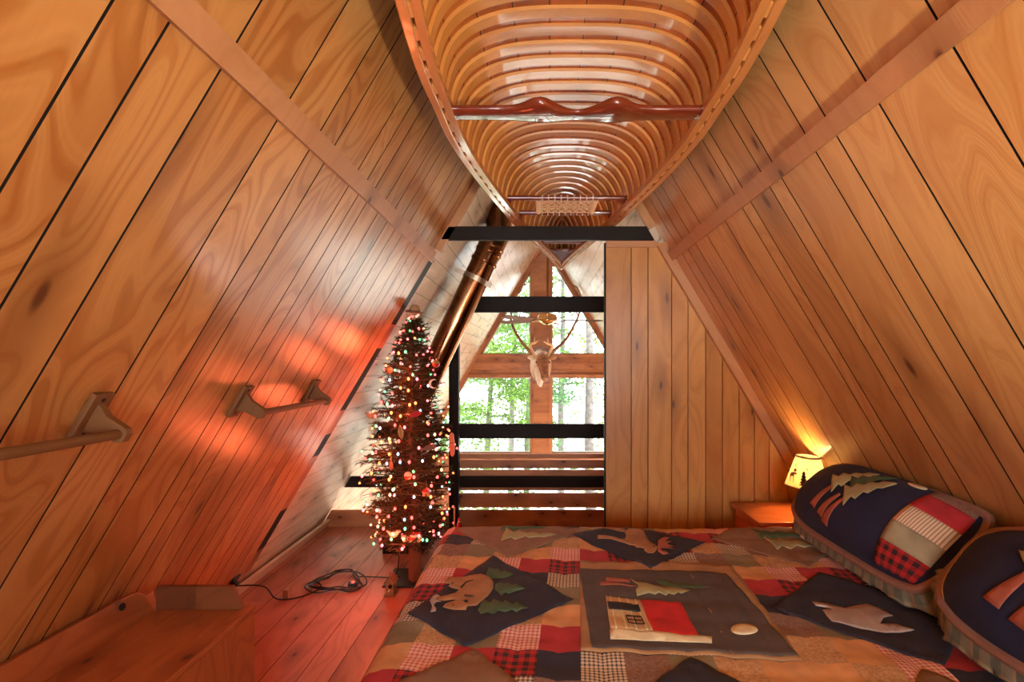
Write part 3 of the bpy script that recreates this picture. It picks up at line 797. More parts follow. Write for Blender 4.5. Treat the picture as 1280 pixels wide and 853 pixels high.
for i in range(NB):
    z = .26+(1.765-.26)*((i+R.random())/NB)**.92; a = i*2.399963+R.uniform(-.3, .3); r = rad(z)*R.uniform(.72, 1.12)+.012
    base = taxis(z-.02); out = Vector((math.cos(a), math.sin(a), 0)); lift = R.uniform(-.10, .22)
    if (out.x < -.3): r = min(r, max(.04, (base.x-xl(z)-.03)/max(.2, -out.x)))
    tip = base+out*r+Vector((0, 0, lift*r)); midp = base.lerp(tip, .55)+Vector((0, 0, .02*r))
    mbr.tube([base, midp, tip], [.005, .004, .0015], 4, cap=False)
    L = (tip-base).length
    def needles(p, q, n, ln):
        d = (q-p); t_ = d.normalized(); s1 = t_.orthogonal().normalized(); s2 = t_.cross(s1)
        for k in range(n):
            f = R.random()**.7; o = p+d*f; b = R.uniform(0, 2*PI); side = s1*math.cos(b)+s2*math.sin(b)
            e = o+(t_*R.uniform(.4, .9)+side*R.uniform(.6, 1)).normalized()*ln*R.uniform(.7, 1.2); w = t_.cross(side)*.0021
            mb.face([o-w, o+w, e], [(0, 0), (1, 0), (1, 1)], R.random())
    needles(base.lerp(tip, .25), tip, int(26+L*90), .03)
    for _ in range(2+int(L*9)):
        f = R.uniform(.3, .9); o = base.lerp(tip, f); d2 = (out*R.uniform(.4, 1)+Vector((R.uniform(-1, 1), R.uniform(-1, 1), R.uniform(-.5, .7)))).normalized()
        e = o+d2*R.uniform(.04, .09); 
        if e.x < xl(e.z)+.02: continue
        mbr.tube([o, e], [.0025, .001], 4, cap=False); needles(o, e, 20, .027); TIPS.append(e)
    TIPS.append(tip)
for q_ in (mb, mbr):
    q_.v = [(max(x, xl(z)+.012), y, z) for x, y, z in q_.v]
mbr.build('branches', twig, tr)
fo = mb.build('foliage', needle, tr)
# string of lights
ls = thing('string_lights', (TX, TY, .3), 'multicoloured string of small lights wound round the christmas tree', 'string lights')
cols = [('red', (1, .06, .05), 5), ('orange', (1, .2, .045), 4), ('green', (.13, .9, .32), 2), ('blue', (.5, .8, 1), 1.6), ('pink', (1, .11, .13), 5), ('warm', (1, .45, .2), 3)]
bm_ = {n: glow('bulb_'+n, c, s_) for n, c, s_ in cols}
pick = ['red']*8+['pink']*4+['orange']*5+['green']*3+['blue']*3+['warm']*3
NBULB = 330; pos = []; wpath = []
for i in range(NBULB):
    f = (i+.5)/NBULB; z = .30+1.47*f**1.12; a = f*2*PI*21+R.uniform(-.25, .25); a -= .25*math.cos(a)
    r = rad(z)*R.uniform(.8, 1.14)+.012
    p = taxis(z)+Vector((math.cos(a)*r, math.sin(a)*r, R.uniform(-.02, .02)))
    p.x = max(p.x, xl(p.z)+.03); pos.append(p)
mb = MB(); mb.tube(smooth_path([p+Vector((0, 0, .012)) for p in pos], 3), .0016, 4, cap=False); mb.build('wire', wire, ls)
order = sorted(range(NBULB), key=lambda i: pos[i].y)
near100 = set(order[:100]); proto = {}
rest = MB(); names = [c[0] for c in cols]
for i, p in enumerate(pos):
    cn_ = R.choice(pick)
    if i in near100:
        if cn_ not in proto:
            mb = MB(); mb.lathe((0, 0, 0), [(0, -.011), (.0058, -.0075), (.0084, -.001), (.007, .005), (.004, .009), (0, .011)], 8)
            o = mb.build('bulb', bm_[cn_], ls, smooth=True); proto[cn_] = o
        else:
            o = proto[cn_].copy(); COL.objects.link(o); o.parent = ls; o.matrix_parent_inverse = proto[cn_].matrix_parent_inverse.copy()
        o.location = p; o['label'] = {'warm': 'warm white', 'blue': 'pale blue'}.get(cn_, cn_)+' bulb'
    else: rest.sphere(p, .0074, 6, m=names.index(cn_))
o = rest.build('bulbs', [bm_[n] for n in names], ls, smooth=True); o['kind'] = 'stuff'

# ornaments
def orn(name, label, cat, p, build):
    t = thing(name, p, label, cat, 'ornaments on the christmas tree'); build(t, Vector(p)); return t
def hang(t, p, up=.05):
    mb = MB(); mb.tube([p, p+Vector((0, 0, up))], .0012, 4); mb.build('hanger', cordm, t)
def flat(pts, p, m, t, name, th=.008, rot=0, sc=1):
    c, s_ = math.cos(rot), math.sin(rot); mb = MB()
    mb.prism([p+Vector(((a*c-b*s_)*sc, -th/2, (a*s_+b*c)*sc)) for a, b in pts], (0, th, 0)); return mb.build(name, m, t, bevel=.001)
tan_ = plain('tan_felt', (.42, .24, .11), .85, var=.2, scale=60); redp = plain('red_gloss', (.45, .02, .02), .25, coat=.5); cream = plain('cream_paint', (.75, .66, .5), .45)
gold = plain('gold_leaf', (.62, .42, .16), .3, metal=.7); grnp = plain('green_paint', (.03, .14, .05), .4); brnp = plain('brown_paint', (.19, .08, .035), .5)
def b_hat(t, p):
    mb = MB(); ax = (.15, -.2, 1)
    mb.lathe(p, [(0, .0), (.056, .0), (.058, .004), (.034, .009), (.029, .034), (.018, .048), (0, .05)], 20, axis=ax); mb.build('felt', tan_, t, smooth=True)
    mb = MB(); mb.lathe(p, [(.0345, .009), (.0355, .013), (.0335, .02), (.031, .018)], 20, axis=ax); mb.build('band', brnp, t, smooth=True)
orn('hat_ornament', 'tan felt hat ornament on the very tip of the tree', 'ornament', PX(518, 391, 2.98), b_hat)
def ball(c1, c2):
    def f(t, p):
        mb = MB(); n = 14
        for i in range(n):
            pass
        pr = [(.024*math.sin(PI*i/n), -.024*math.cos(PI*i/n)) for i in range(n//2+1)]; mb.lathe(p, pr, 18); mb.build('lower_half', c1, t, smooth=True)
        mb = MB(); pr = [(.0238*math.sin(PI*i/n), -.0238*math.cos(PI*i/n)) for i in range(n//2, n+1)]; mb.lathe(p, pr, 18); mb.build('upper_half', c2, t, smooth=True)
        mb = MB(); mb.lathe(p, [(.004, .022), (.004, .032), (0, .033)], 8); mb.build('cap', brass, t); hang(t, p+Vector((0, 0, .03)))
    return f
Yo = 2.845
orn('bobber_ornament', 'red and white fishing bobber hanging low at the middle of the tree', 'ornament', PX(510, 595, Yo), ball(redp, cream))
orn('bobber_ornament', 'tan and red bobber on the upper right side of the tree', 'ornament', PX(545, 455, 2.95), ball(redp, tan_))
orn('ball_ornament', 'brown ball ornament on the left edge of the tree, upper third', 'ornament', PX(486, 463, 2.95), ball(brnp, tan_))
fishp = [(-.05, .016), (-.034, .004), (-.02, .012), (.005, .018), (.03, .012), (.045, .0), (.03, -.012), (.005, -.018), (-.02, -.012), (-.034, -.004), (-.05, -.016)]
def fish(m):
    def f(t, p): flat(fishp, p, m, t, 'body', .012, .25); mb = MB(); mb.sphere(p+Vector((.03, -.008, .012)), .003, 6); mb.build('eye', cream, t); hang(t, p+Vector((0, 0, .015)))
    return f
orn('fish_ornament', 'dark red fish ornament across the middle of the tree', 'ornament', PX(519, 518, Yo), fish(redp))
orn('fish_ornament', 'brown fish ornament on the right of the tree at mid height', 'ornament', PX(536, 560, 2.86), fish(brnp))
birdp = [(-.045, .022), (-.02, .012), (.01, .016), (.022, .026), (.036, .022), (.048, .014), (.034, .010), (.026, -.008), (.004, -.02), (-.018, -.012)]
def bird(m):
    def f(t, p): flat(birdp, p, m, t, 'body', .014); mb = MB(); mb.sphere(p+Vector((.033, -.009, .018)), .0028, 6); mb.build('eye', cordm, t); hang(t, p+Vector((0, 0, .018)))
    return f
orn('bird_ornament', 'tan bird ornament on the far left branch of the tree', 'ornament', PX(465, 520, 3.0), bird(tan_))
orn('bird_ornament', 'cream bird ornament low on the left side of the tree', 'ornament', PX(492, 668, 2.9), bird(cream))
leafp = [(0, -.045), (.014, -.02), (.018, .005), (.010, .03), (0, .046), (-.010, .03), (-.018, .005), (-.014, -.02)]
def leaf(m):
    def f(t, p): flat(leafp, p, m, t, 'leaf', .006, .15); flat([(-.001, -.05), (.001, -.05), (.001, .04), (-.001, .04)], p+Vector((0, -.004, 0)), brnp, t, 'vein', .003, .15); hang(t, p+Vector((0, 0, .04)))
    return f
orn('leaf_ornament', 'gold leaf ornament at mid height left of the tree centre', 'ornament', PX(501, 541, Yo), leaf(gold))
moonp = [(.03*math.cos(a), .03*math.sin(a)) for a in [PI*(.35+1.3*k/10) for k in range(11)]]+[(.008+.024*math.cos(a), .024*math.sin(a)) for a in [PI*(1.62-1.24*k/8) for k in range(9)]]
orn('moon_ornament', 'pale crescent moon ornament on the upper right of the tree', 'ornament', PX(542, 480, 2.93), lambda t, p: (flat(moonp, p, cream, t, 'crescent'), hang(t, p+Vector((-.02, 0, .024)))))
def cabin(t, p):
    mb = MB(); mb.bx(p.x-.02, p.x+.02, p.y-.012, p.y+.012, p.z-.02, p.z+.006); w = mb.build('walls', trimw, t)
    mb = MB(); mb.prism([p+Vector((-.026, -.016, .006)), p+Vector((.026, -.016, .006)), p+Vector((0, -.016, .028))], (0, .032, 0)); mb.build('roof', redp, t); mb = MB(); mb.bx(p.x-.006, p.x+.006, p.y-.0135, p.y-.012, p.z-.02, p.z-.004); mb.build('door', brnp, t); hang(t, p+Vector((0, 0, .026)))
orn('cabin_ornament', 'tiny wooden cabin ornament on the lower right of the tree', 'ornament', PX(533, 616, Yo), cabin)
canp = [(-.012, .065), (0, .078), (.012, .065), (.016, .02), (.016, -.02), (.012, -.065), (0, -.078), (-.012, -.065), (-.016, -.02), (-.016, .02)]
orn('oar_ornament', 'long orange canoe shaped ornament hanging off the right side of the tree', 'ornament', PX(565, 556, 3.0), lambda t, p: (flat(canp, p, plain('orange_paint', (.55, .14, .04), .4), t, 'hull', .014, .05), flat([(-.012, .01), (.012, .01), (.012, .016), (-.012, .016)], p+Vector((0, -.009, 0)), brnp, t, 'thwart', .004), hang(t, p+Vector((0, 0, .075)), .07)))
def paddle(t, p):
    flat([(-.003, .05), (.003, .05), (.003, -.01), (.012, -.03), (.012, -.06), (0, -.07), (-.012, -.06), (-.012, -.03), (-.003, -.01)], p, brnp, t, 'paddle', .006); hang(t, p+Vector((0, 0, .048)))
orn('paddle_ornament', 'dark wooden paddle ornament left of the tree centre at mid height', 'ornament', PX(489, 574, 2.88), paddle)
orn('icicle_ornament', 'brown twisted icicle ornament at the lower right edge by the railing post', 'ornament', PX(568, 648, 3.02), lambda t, p: (flat([(-.005, .07), (.005, .07), (.004, -.05), (0, -.075), (-.004, -.05)], p, tan_, t, 'icicle', .006), hang(t, p+Vector((0, 0, .068)), .06)))
def sled(t, p):
    flat([(-.062, .008), (-.05, -.02), (-.03, -.026), (.05, -.026), (.066, -.012), (.066, .02), (.05, .026), (-.03, .02)], p, cream, t, 'sleigh', .02)
    mb = MB()
    for k in range(5):
        mb.sphere(p+Vector((-.025+k*.02, 0, .03)), .011, 7, rnd=.5)
    mb.build('load', redp, t, smooth=True)
    flat([(-.02, -.008), (.02, -.012), (.03, .006), (-.01, .01)], p+Vector((0, -.012, 0)), redp, t, 'painted_bow', .004)
    flat([(.026, -.008), (.044, -.006), (.044, .012), (.03, .012)], p+Vector((0, -.012, 0)), grnp, t, 'painted_leaf', .004)
    mb = MB(); mb.tube([p+Vector((.0, 0, .03)), p+Vector((.002, .0, .15))], .0025, 5); mb.build('ribbon', redp, t)
orn('sleigh_ornament', 'cream sleigh ornament on a red ribbon in front of the tree post', 'ornament', PX(514, 673, 3.0), sled)
def santa(t, p):
    mb = MB(); mb.lathe(p, [(0, -.03), (.016, -.028), (.018, -.01), (.012, .008), (0, .012)], 12); mb.build('coat', redp, t, smooth=True)
    mb = MB(); mb.sphere(p+Vector((0, 0, .016)), .010, 8); mb.build('head', cream, t, smooth=True)
    mb = MB(); mb.lathe(p+Vector((0, 0, .02)), [(.011, 0), (.007, .012), (0, .026)], 10); mb.build('cap', redp, t, smooth=True); hang(t, p+Vector((0, 0, .044)))
orn('figure_ornament', 'small red coated figure ornament at the bottom right of the tree', 'ornament', PX(574, 655, 3.06), santa)
def birdhouse(t, p):
    mb = MB(); x, y, z = p
    mb.prism([(x-.025, y, 0.01), (x+.025, y, .01), (x+.025, y, .085), (x, y, .122), (x-.025, y, .085)], (0, .06, 0), grain=(0, 0, 1)); mb.build('house', plain('olive_wood', (.26, .15, .05), .6, var=.3, scale=40), t, bevel=.002)
    for sg in (-1, 1):
        mb = MB(); d = Vector((.027, 0, -.040)).normalized(); d.x *= sg; n_ = Vector((-d.z*sg, 0, d.x*sg)); n_ = Vector((abs(n_.x)*sg, 0, abs(n_.z)))
        mb.box(Vector((x+sg*.0155, y+.03, .101))+n_*.004, d*.028, (0, .036, 0), n_*.003); mb.build('roof_panel', brnp, t)
    mb = MB(); mb.lathe((x+.004, y-.0005, .062), [(.0, 0), (.013, 0), (.013, .002), (0, .002)], 16, axis=(0, -1, 0)); mb.build('entry_hole', darkgap, t)
    mb = MB(); mb.tube([(x, y, .04), (x, y-.025, .042)], .003, 6); mb.build('perch', cream, t)
    mb = MB(); mb.tube([(x-.008, y+.03, .115), (x-.006, y+.03, .135)], .004, 6); mb.build('hanger', redp, t)
    mb = MB(); mb.bx(x-.034, x+.034, y-.012, y+.07, .0, .01); mb.build('base', brnp, t)
bh = thing('birdhouse', (-.945, 2.95, 0), 'small wooden birdhouse standing on the floor beside the bed', 'birdhouse'); birdhouse(bh, Vector((-.945, 2.95, 0)))
tag((lambda m: (m.tube(smooth_path([(-.935, 3.2, .36), (-.95, 3.17, .2), (-.965, 3.19, .08), (-.985, 3.2, .0165)], 6), .0035, 6), m.build('light_cord', cordm))[1])(MB()), 'thin dark cord dropping from the tree lights to the base plate', 'cord')

# ------------------------------------------------------------------ bed, quilt
BXF, BXH, BY0, BY1, BZ = -.50, 1.50, .88, 2.425, .63
bed = thing('bed', (.5, 1.65, 0), 'double bed under the patchwork quilt against the right slope', 'bed')
mb = MB(); mb.bx(BXF+.03, BXH, BY0+.03, BY1-.03, .36, .60, 'x'); mb.build('mattress', white, bed, bevel=.05)
mb = MB(); mb.bx(BXF+.04, BXH, BY0+.04, BY1-.04, .18, .355, 'x'); mb.build('box_spring', white, bed, bevel=.01)
for x in (BXF+.1, BXH-.08):
    for y in (BY0+.1, BY1-.1): mb = MB(); mb.bx(x-.03, x+.03, y-.03, y+.03, 0, .18, 'z'); mb.build('leg', benchw, bed)
QR = .075
def wrapc(s, lo, hi):
    """cloth coordinate -> position and drop, rounding over the edges lo and hi"""
    for e, sg in ((hi, 1), (lo, -1)):
        d = (s-e)*sg+QR
        if d > 0:
            al = QR*PI/2
            if d < al: a = d/QR; return e-sg*QR+sg*QR*math.sin(a), QR*(1-math.cos(a))
            return e+sg*(.02*min(1, (d-al)/.3)), QR+(d-al)
    return s, 0
def qmap(s, t, off=0.0):
    x, dx = wrapc(s, BXF, 9.9); y, dy = wrapc(t, BY0, BY1)
    z = BZ-max(dx, dy)-.35*min(dx, dy)
    # lengthen the hang, soft puffing of each patch and long wrinkles
    z = max(z, .10)
    w = 1-min(1, max(dx, dy)/.1)
    a, b = qrot(s, t, inv=True); P_ = QP
    puff = abs(math.sin(PI*a/P_))*abs(math.sin(PI*b/P_))
    nz = mnoise.noise(Vector((s*2.3, t*3.1, .4)))*.010+mnoise.noise(Vector((s*6, t*9, 1.4)))*.005
    h = (puff**.6*.007+nz)*(0.35+.65*w)+off
    if max(dx, dy) < QR*.9: return Vector((x, y, z+h))
    if dx > dy: return Vector((x-h*1.0, y, z))
    return Vector((x, y+(h if t > 1.6 else -h), z))
QP = .1235; QA = math.radians(-4.5); QC = (.447, 1.646)          # patch size, skew and centre of the quilt
def qrot(a, b, inv=False):
    c, s_ = math.cos(QA), math.sin(QA)
    if inv: a, b = a-QC[0], b-QC[1]; return a*c+b*s_, -a*s_+b*c
    return QC[0]+a*c-b*s_, QC[1]+a*s_+b*c
fb = {
 'buffalo': fabric('buffalo_plaid', 'buffalo', (.32, .012, .014), (.02, .010, .012), 32),
 'red': fabric('red_cotton', 'plain', (.30, .020, .028)),
 'navy': fabric('navy_cotton', 'plain', (.018, .018, .034)),
 'bw': fabric('black_gingham', 'gingham', (.50, .44, .34), (.02, .02, .025), 80),
 'tan': fabric('tan_floral', 'floral', (.42, .27, .14), (.30, .175, .085), 90),
 'taupe': fabric('taupe_floral', 'floral', (.20, .125, .095), (.14, .082, .062), 90),
 'pink': fabric('pink_gingham', 'gingham', (.56, .40, .34), (.40, .06, .06), 72),
 'gold': fabric('gold_cotton', 'plain', (.46, .25, .11)),
 'olive': fabric('olive_cotton', 'plain', (.165, .145, .085)),
}
navyd = fabric('navy_panel', 'plain', (.015, .015, .030)); brownd = fabric('brown_panel', 'plain', (.17, .10, .06)); greyp = fabric('grey_panel', 'plain', (.060, .048, .046))
creamt = fabric('cabin_tan', 'plain', (.42, .31, .17)); tanb = fabric('tan_border', 'plain', (.27, .16, .075)); plaidr = fabric('green_plaid', 'plaid', (.20, .165, .11), (.075, .095, .07), 16)
pipe_ = fabric('brown_binding', 'plain', (.19, .10, .07)); bear_ = fabric('bear_brown', 'plain', (.27, .14, .065)); green_ = fabric('pine_green', 'plain', (.045, .085, .040))
sage = fabric('sage_green', 'plain', (.26, .255, .13)); trunkc = fabric('trunk_red', 'plain', (.27, .085, .055)); greyf = fabric('grey_flannel', 'plain', (.30, .255, .24)); creamf = fabric('cream_felt', 'plain', (.60, .50, .33))
redroof = fabric('roof_red', 'plain', (.40, .012, .014)); blackf = fabric('black_felt', 'plain', (.014, .012, .012)); pillown = fabric('navy_sham', 'plain', (.008, .012, .042))
quilt = thing('quilt', (.45, 1.6, .6), 'patchwork quilt with bear, moose and cabin panels spread over the bed', 'quilt')
keys = list(fb)
seq = ['gold', 'bw', 'pink', 'taupe', 'red', 'olive', 'buffalo', 'tan', 'navy']
RQ = random.Random(5)
mb = MB(); SUB = 6; n0, n1 = -9, 9
mats_q = [fb[k] for k in keys]+[brownd]
i0, i1, j0, j1 = -10, 9, -11, 10
for i in range(i0, i1):
    for j in range(j0, j1):
        k = keys.index(seq[(i*2+j*5) % 9])
        if RQ.random() < .10: k = RQ.randrange(9)
        for a in range(SUB):
            for b in range(SUB):
                q = []; u = []
                for da, db in ((0, 0), (1, 0), (1, 1), (0, 1)):
                    A_, B_ = (i+.5+(a+da)/SUB)*QP, (j+.5+(b+db)/SUB)*QP; s_, t_ = qrot(A_, B_); q.append(qmap(s_, t_)); u.append((A_, B_))
                if all(p.z <= .101 for p in q) or q[0].x > 1.62: continue
                mb.face(q, u, .5, k)
top = mb.build('patchwork_top', mats_q, quilt, smooth=True, ang=80)
top.modifiers.new('s', 'SOLIDIFY').thickness = .012
top.modifiers['s'].offset = -1
def cloth_poly(pts, S, name, mat, parent, off=.003, res=.03, th=.0025, lab=None, uvs=1.0):
    """closed outline in cloth coordinates laid on the surface S"""
    bm = bmesh.new(); vs = [bm.verts.new((a, b, 0)) for a, b in pts]
    es = [bm.edges.new((vs[i], vs[(i+1) % len(vs)])) for i in range(len(vs))]
    bmesh.ops.triangle_fill(bm, edges=es, use_beauty=True)
    for _ in range(6):
        lg = [e for e in bm.edges if e.calc_length() > res]
        if not lg: break
        bmesh.ops.subdivide_edges(bm, edges=lg, cuts=1); bmesh.ops.triangulate(bm, faces=bm.faces)
    bmesh.ops.recalc_face_normals(bm, faces=bm.faces)
    if bm.faces and sum(f.normal.z for f in bm.faces) < 0: bmesh.ops.reverse_faces(bm, faces=bm.faces)
    m = MB()
    for f in bm.faces:
        m.face([S(v.co.x, v.co.y, off) for v in f.verts], [(v.co.x*uvs, v.co.y*uvs) for v in f.verts])
    bm.free()
    o = m.build(name, mat, parent, smooth=True, ang=80); sd_ = o.modifiers.new('s', 'SOLIDIFY'); sd_.thickness = th; sd_.offset = 0
    if lab: o['label'] = lab
    return o
SQ = lambda a, b, off: qmap(*qrot(a, b), off)
BL = 5*QP
def xf(pts, c, sc=1.0, rot=0.0):
    co, si = math.cos(rot), math.sin(rot); return [(c[0]+(a*co-b*si)*sc, c[1]+(a*si+b*co)*sc) for a, b in pts]
# motifs: 'up' of a motif is +b; rot -90 deg turns it towards the head of the bed
def pine(n=4, w=.5, h=1.0):
    r, l = [], []
    for k in range(n):
        y0 = h*k/n; wk = w*(1-k/n*.8)/2; r.append((wk, y0+.02)); r.append((wk*.45, y0+h/n*.75))
    r.append((0, h)); return [(-a, b) for a, b in reversed(r[:-1])][::-1][::-1][::1] and ([(a, b) for a, b in r] + [(-a, b) for a, b in reversed(r[:-1])])
moosep = [(.0, .0), (.02, .1), (.10, .15), (.22, .18), (.30, .2), (.38, .24), (.46, .22), (.52, .16), (.50, .11), (.42, .12), (.36, .08), (.34, .0), (.36, -.15), (.35, -.3), (.32, -.3), (.31, -.14), (.28, -.02), (.14, -.02), (.11, -.12), (.13, -.29), (.10, -.3), (.06, -.13), (.03, -.06)]
antl = [(.37, .22), (.32, .28), (.25, .27), (.26, .33), (.31, .34), (.30, .40), (.36, .38), (.38, .43), (.42, .38), (.47, .41), (.46, .34), (.51, .32), (.45, .27), (.40, .24)]
wolfp = [(-.05, .12), (.03, .06), (.12, .11), (.25, .13), (.34, .2), (.36, .27), (.40, .22), (.45, .17), (.53, .12), (.51, .08), (.42, .08), (.40, -.02), (.42, -.16), (.38, -.16), (.36, -.02), (.20, .0), (.16, -.07), (.18, -.17), (.13, -.16), (.09, -.03), (.05, .02), (-.06, .07)]
R90 = -PI/2
def TR(pts, ox, oy, k):
    """outline drawn in perspective -> flat cloth coordinates"""
    out = []
    for a, b in pts:
        x, y = ox+a/k, oy+b/k; hq = H-BZ-.012
        out.append(qrot((x-VX)/(y-VY)*hq, F*hq/(y-VY), True))
    return out
blocks = {(-1, 0): navyd, (0, 1): navyd, (1, 0): navyd, (0, -1): navyd, (-1, 1): brownd, (1, 1): brownd, (-1, -1): brownd, (1, -1): brownd}
D = BL*.5*.985
TRD = {(-1, 0): [(509, 763), (617, 695), (581, 805), (717, 749)], (0, 1): [(711, 666.6), (783, 657.5), (813.5, 709.6), (882, 675)], (1, 0): [(966, 760), (1023, 714), (1181, 830)]}
for (i, j), m in blocks.items():
    c = (i*BL, j*BL)
    dia = [(c[0]-D, c[1]), (c[0], c[1]-D), (c[0]+D, c[1]), (c[0], c[1]+D)]
    if (i, j) in TRD:
        q_ = [Vector(v) for v in TR(TRD[i, j], 0, 0, 1)]
        dia = [q_[0], q_[1], q_[1]+q_[2]-q_[0] if len(q_) == 3 else q_[3], q_[2]]
    cloth_poly(dia, SQ, 'diamond_panel', m, quilt, .003, .035, .0015, lab='navy diamond panel' if m is navyd else 'brown diamond panel')
    if m is brownd:
        for k, (dx, dy, s_) in enumerate(((-.02, .06, .22), (.0, -.05, .26))):
            cloth_poly(xf(pine(4, .62), (c[0]+dx-.06, c[1]+dy), s_, R90), SQ, 'pine_applique', sage if k else green_, quilt, .0055, .03, .0015, lab='pine tree applique')
A_ = (500, 690, 5.233); B_ = (700, 640, 5.818); C_ = (853, 569, 2.998)
def applique(pts, fr, name, m, lab, off=.006): cloth_poly(TR(pts, *fr), SQ, name, m, quilt, off, .025, .0015, lab)
applique([(290, 195), (330, 165), (400, 160), (460, 145), (530, 140), (585, 155), (612, 195), (610, 235), (575, 280), (540, 310), (500, 345), (440, 350), (430, 370), (350, 368), (280, 355), (300, 335), (345, 318), (375, 300), (290, 320), (245, 315), (245, 300), (300, 285), (360, 262), (385, 240), (340, 235), (318, 225), (350, 205), (385, 195), (330, 212), (295, 210)], A_, 'bear_applique', bear_, 'brown bear applique')
applique([(395, 228), (430, 190), (480, 185), (435, 198), (402, 236)], A_, 'bear_leg_stitching', blackf, 'dark leg stitching', .0085)
applique([(420, 280), (455, 286), (488, 291), (455, 294), (420, 288)], A_, 'bear_arm_stitching', blackf, 'dark arm stitching', .0085)
applique([(412, 320), (440, 316), (446, 330), (430, 334)], A_, 'bear_ear', blackf, 'dark ear', .0085)
applique([(345, 338), (352, 338), (352, 345), (345, 345)], A_, 'bear_eye', blackf, 'dark eye', .0085)
applique([(570, 130), (560, 150), (590, 165), (640, 160), (670, 165), (700, 160), (745, 148), (700, 130), (680, 118), (660, 125), (640, 105), (615, 112), (585, 100)], A_, 'pine_applique', green_, 'green pine applique')
applique([(625, 205), (620, 240), (645, 260), (665, 285), (690, 260), (710, 272), (745, 260), (770, 255), (820, 242), (780, 228), (750, 215), (735, 225), (700, 205), (690, 215), (655, 198)], A_, 'pine_applique', green_, 'green pine applique')
applique([(510, 370), (530, 398), (570, 380), (610, 400), (640, 375), (690, 385), (735, 372), (760, 385), (800, 365), (845, 358), (790, 340), (760, 325), (740, 345), (690, 315), (670, 330), (610, 300), (590, 320), (545, 305)], A_, 'pine_applique', green_, 'green pine applique')
applique([(272, 328), (240, 330), (220, 345), (238, 365), (232, 385), (198, 392), (205, 370), (210, 352), (195, 320), (215, 290), (240, 278), (262, 292), (240, 305), (240, 318)], A_, 'fish_applique', greyf, 'pale fish applique', .0075)
applique([(275, 170), (330, 172), (400, 180), (470, 195), (482, 170), (470, 142), (500, 124), (560, 120), (605, 130), (625, 160), (650, 205), (690, 225), (715, 245), (705, 270), (680, 290), (640, 290), (610, 275), (620, 262), (590, 255), (555, 255), (550, 235), (500, 228), (440, 210), (370, 200), (275, 195)], B_, 'moose_applique', bear_, 'brown moose applique')
applique([(290, 124), (340, 122), (420, 116), (476, 130), (468, 145), (400, 134), (340, 128)], B_, 'moose_leg_applique', bear_, 'brown moose leg')
applique([(710, 240), (715, 205), (760, 180), (800, 180), (760, 212), (820, 204), (775, 225), (840, 240), (785, 248), (835, 265), (770, 262), (735, 262), (740, 280), (770, 285), (790, 300), (750, 305), (712, 285)], B_, 'antler_applique', trunkc, 'reddish antlers applique', .0075)
applique([(676, 240), (686, 240), (686, 250), (676, 250)], B_, 'moose_eye', blackf, 'dark eye', .0085)
applique([(487, 545), (530, 552), (610, 565), (640, 558), (690, 553), (740, 565), (790, 598), (755, 605), (740, 625), (800, 628), (870, 645), (820, 658), (760, 655), (700, 645), (640, 635), (560, 615), (540, 595), (525, 575), (570, 572), (500, 560)], C_, 'wolf_applique', greyf, 'grey wolf applique')
# centre panel with the cabin
hb = BL*.5; hi_ = BL*.5-.03
P_ = (0, 0, 1)
cloth_poly([(-hb, -hb), (hb, -hb), (hb, hb), (-hb, hb)], SQ, 'panel_border', tanb, quilt, .0025, .035, .0015, lab='tan border')
applique([(723, 708.5), (815, 712), (907, 715), (998, 818), (868, 813), (740, 807)], P_, 'centre_panel', greyp, 'dark grey centre panel', .0042)
applique([(332, 475), (510, 485), (510, 505), (332, 500)], B_, 'trunk_applique', trunkc, 'reddish tree trunk')
applique([(292, 503), (440, 520), (570, 545), (440, 535), (295, 535)], B_, 'trunk_applique', trunkc, 'reddish tree trunk')
applique([(690, 490), (760, 487), (840, 515), (900, 510), (960, 525), (1090, 550), (960, 553), (800, 552), (740, 525)], B_, 'pine_applique', green_, 'dark green pine applique')
applique([(508, 480), (560, 510), (620, 520), (680, 540), (740, 545), (800, 550), (945, 578), (880, 600), (860, 590), (830, 605), (790, 592), (770, 607), (720, 592), (690, 606), (650, 596), (560, 610), (550, 570), (575, 550)], B_, 'pine_applique', sage, 'sage pine applique', .0075)
applique([(757, 744), (800, 749), (817, 790), (763, 787)], P_, 'cabin_wall_applique', creamt, 'striped tan cabin wall', .0062)
for k in range(4):
    f = .14+k*.24; applique([(lerp(757, 800, f)-.7, lerp(744, 749, f)), (lerp(757, 800, f)+.7, lerp(744, 749, f)), (lerp(763, 817, f)+.9, lerp(787, 790, f)), (lerp(763, 817, f)-.9, lerp(787, 790, f))], P_, 'log_line', creamf, 'cream log line', .0078)
applique([(800, 749), (850, 751.5), (873, 794), (817, 791)], P_, 'cabin_roof_applique', redroof, 'red cabin roof', .0064)
applique([(762, 787), (890, 796), (890, 803), (763, 798)], P_, 'porch_applique', creamf, 'cream porch strip', .0078)
applique([(759, 753), (798, 755.5), (801, 764), (761, 762.5)], P_, 'door_applique', blackf, 'black cabin door', .0092)
W4 = [(782.5, 768.7), (801.4, 769.5), (805.7, 781), (786, 779.8)]
def wl(p, q, w=.55): 
    d = Vector((q[0]-p[0], q[1]-p[1])).normalized(); n_ = Vector((-d.y, d.x))*w; applique([(p[0]-n_.x, p[1]-n_.y), (q[0]-n_.x, q[1]-n_.y), (q[0]+n_.x, q[1]+n_.y), (p[0]+n_.x, p[1]+n_.y)], P_, 'window_line', blackf, 'black window line', .0092)
for k in range(4): wl(W4[k], W4[(k+1) % 4])
md = lambda p, q: ((p[0]+q[0])/2, (p[1]+q[1])/2)
wl(md(W4[0], W4[1]), md(W4[2], W4[3])); wl(md(W4[1], W4[2]), md(W4[3], W4[0]))
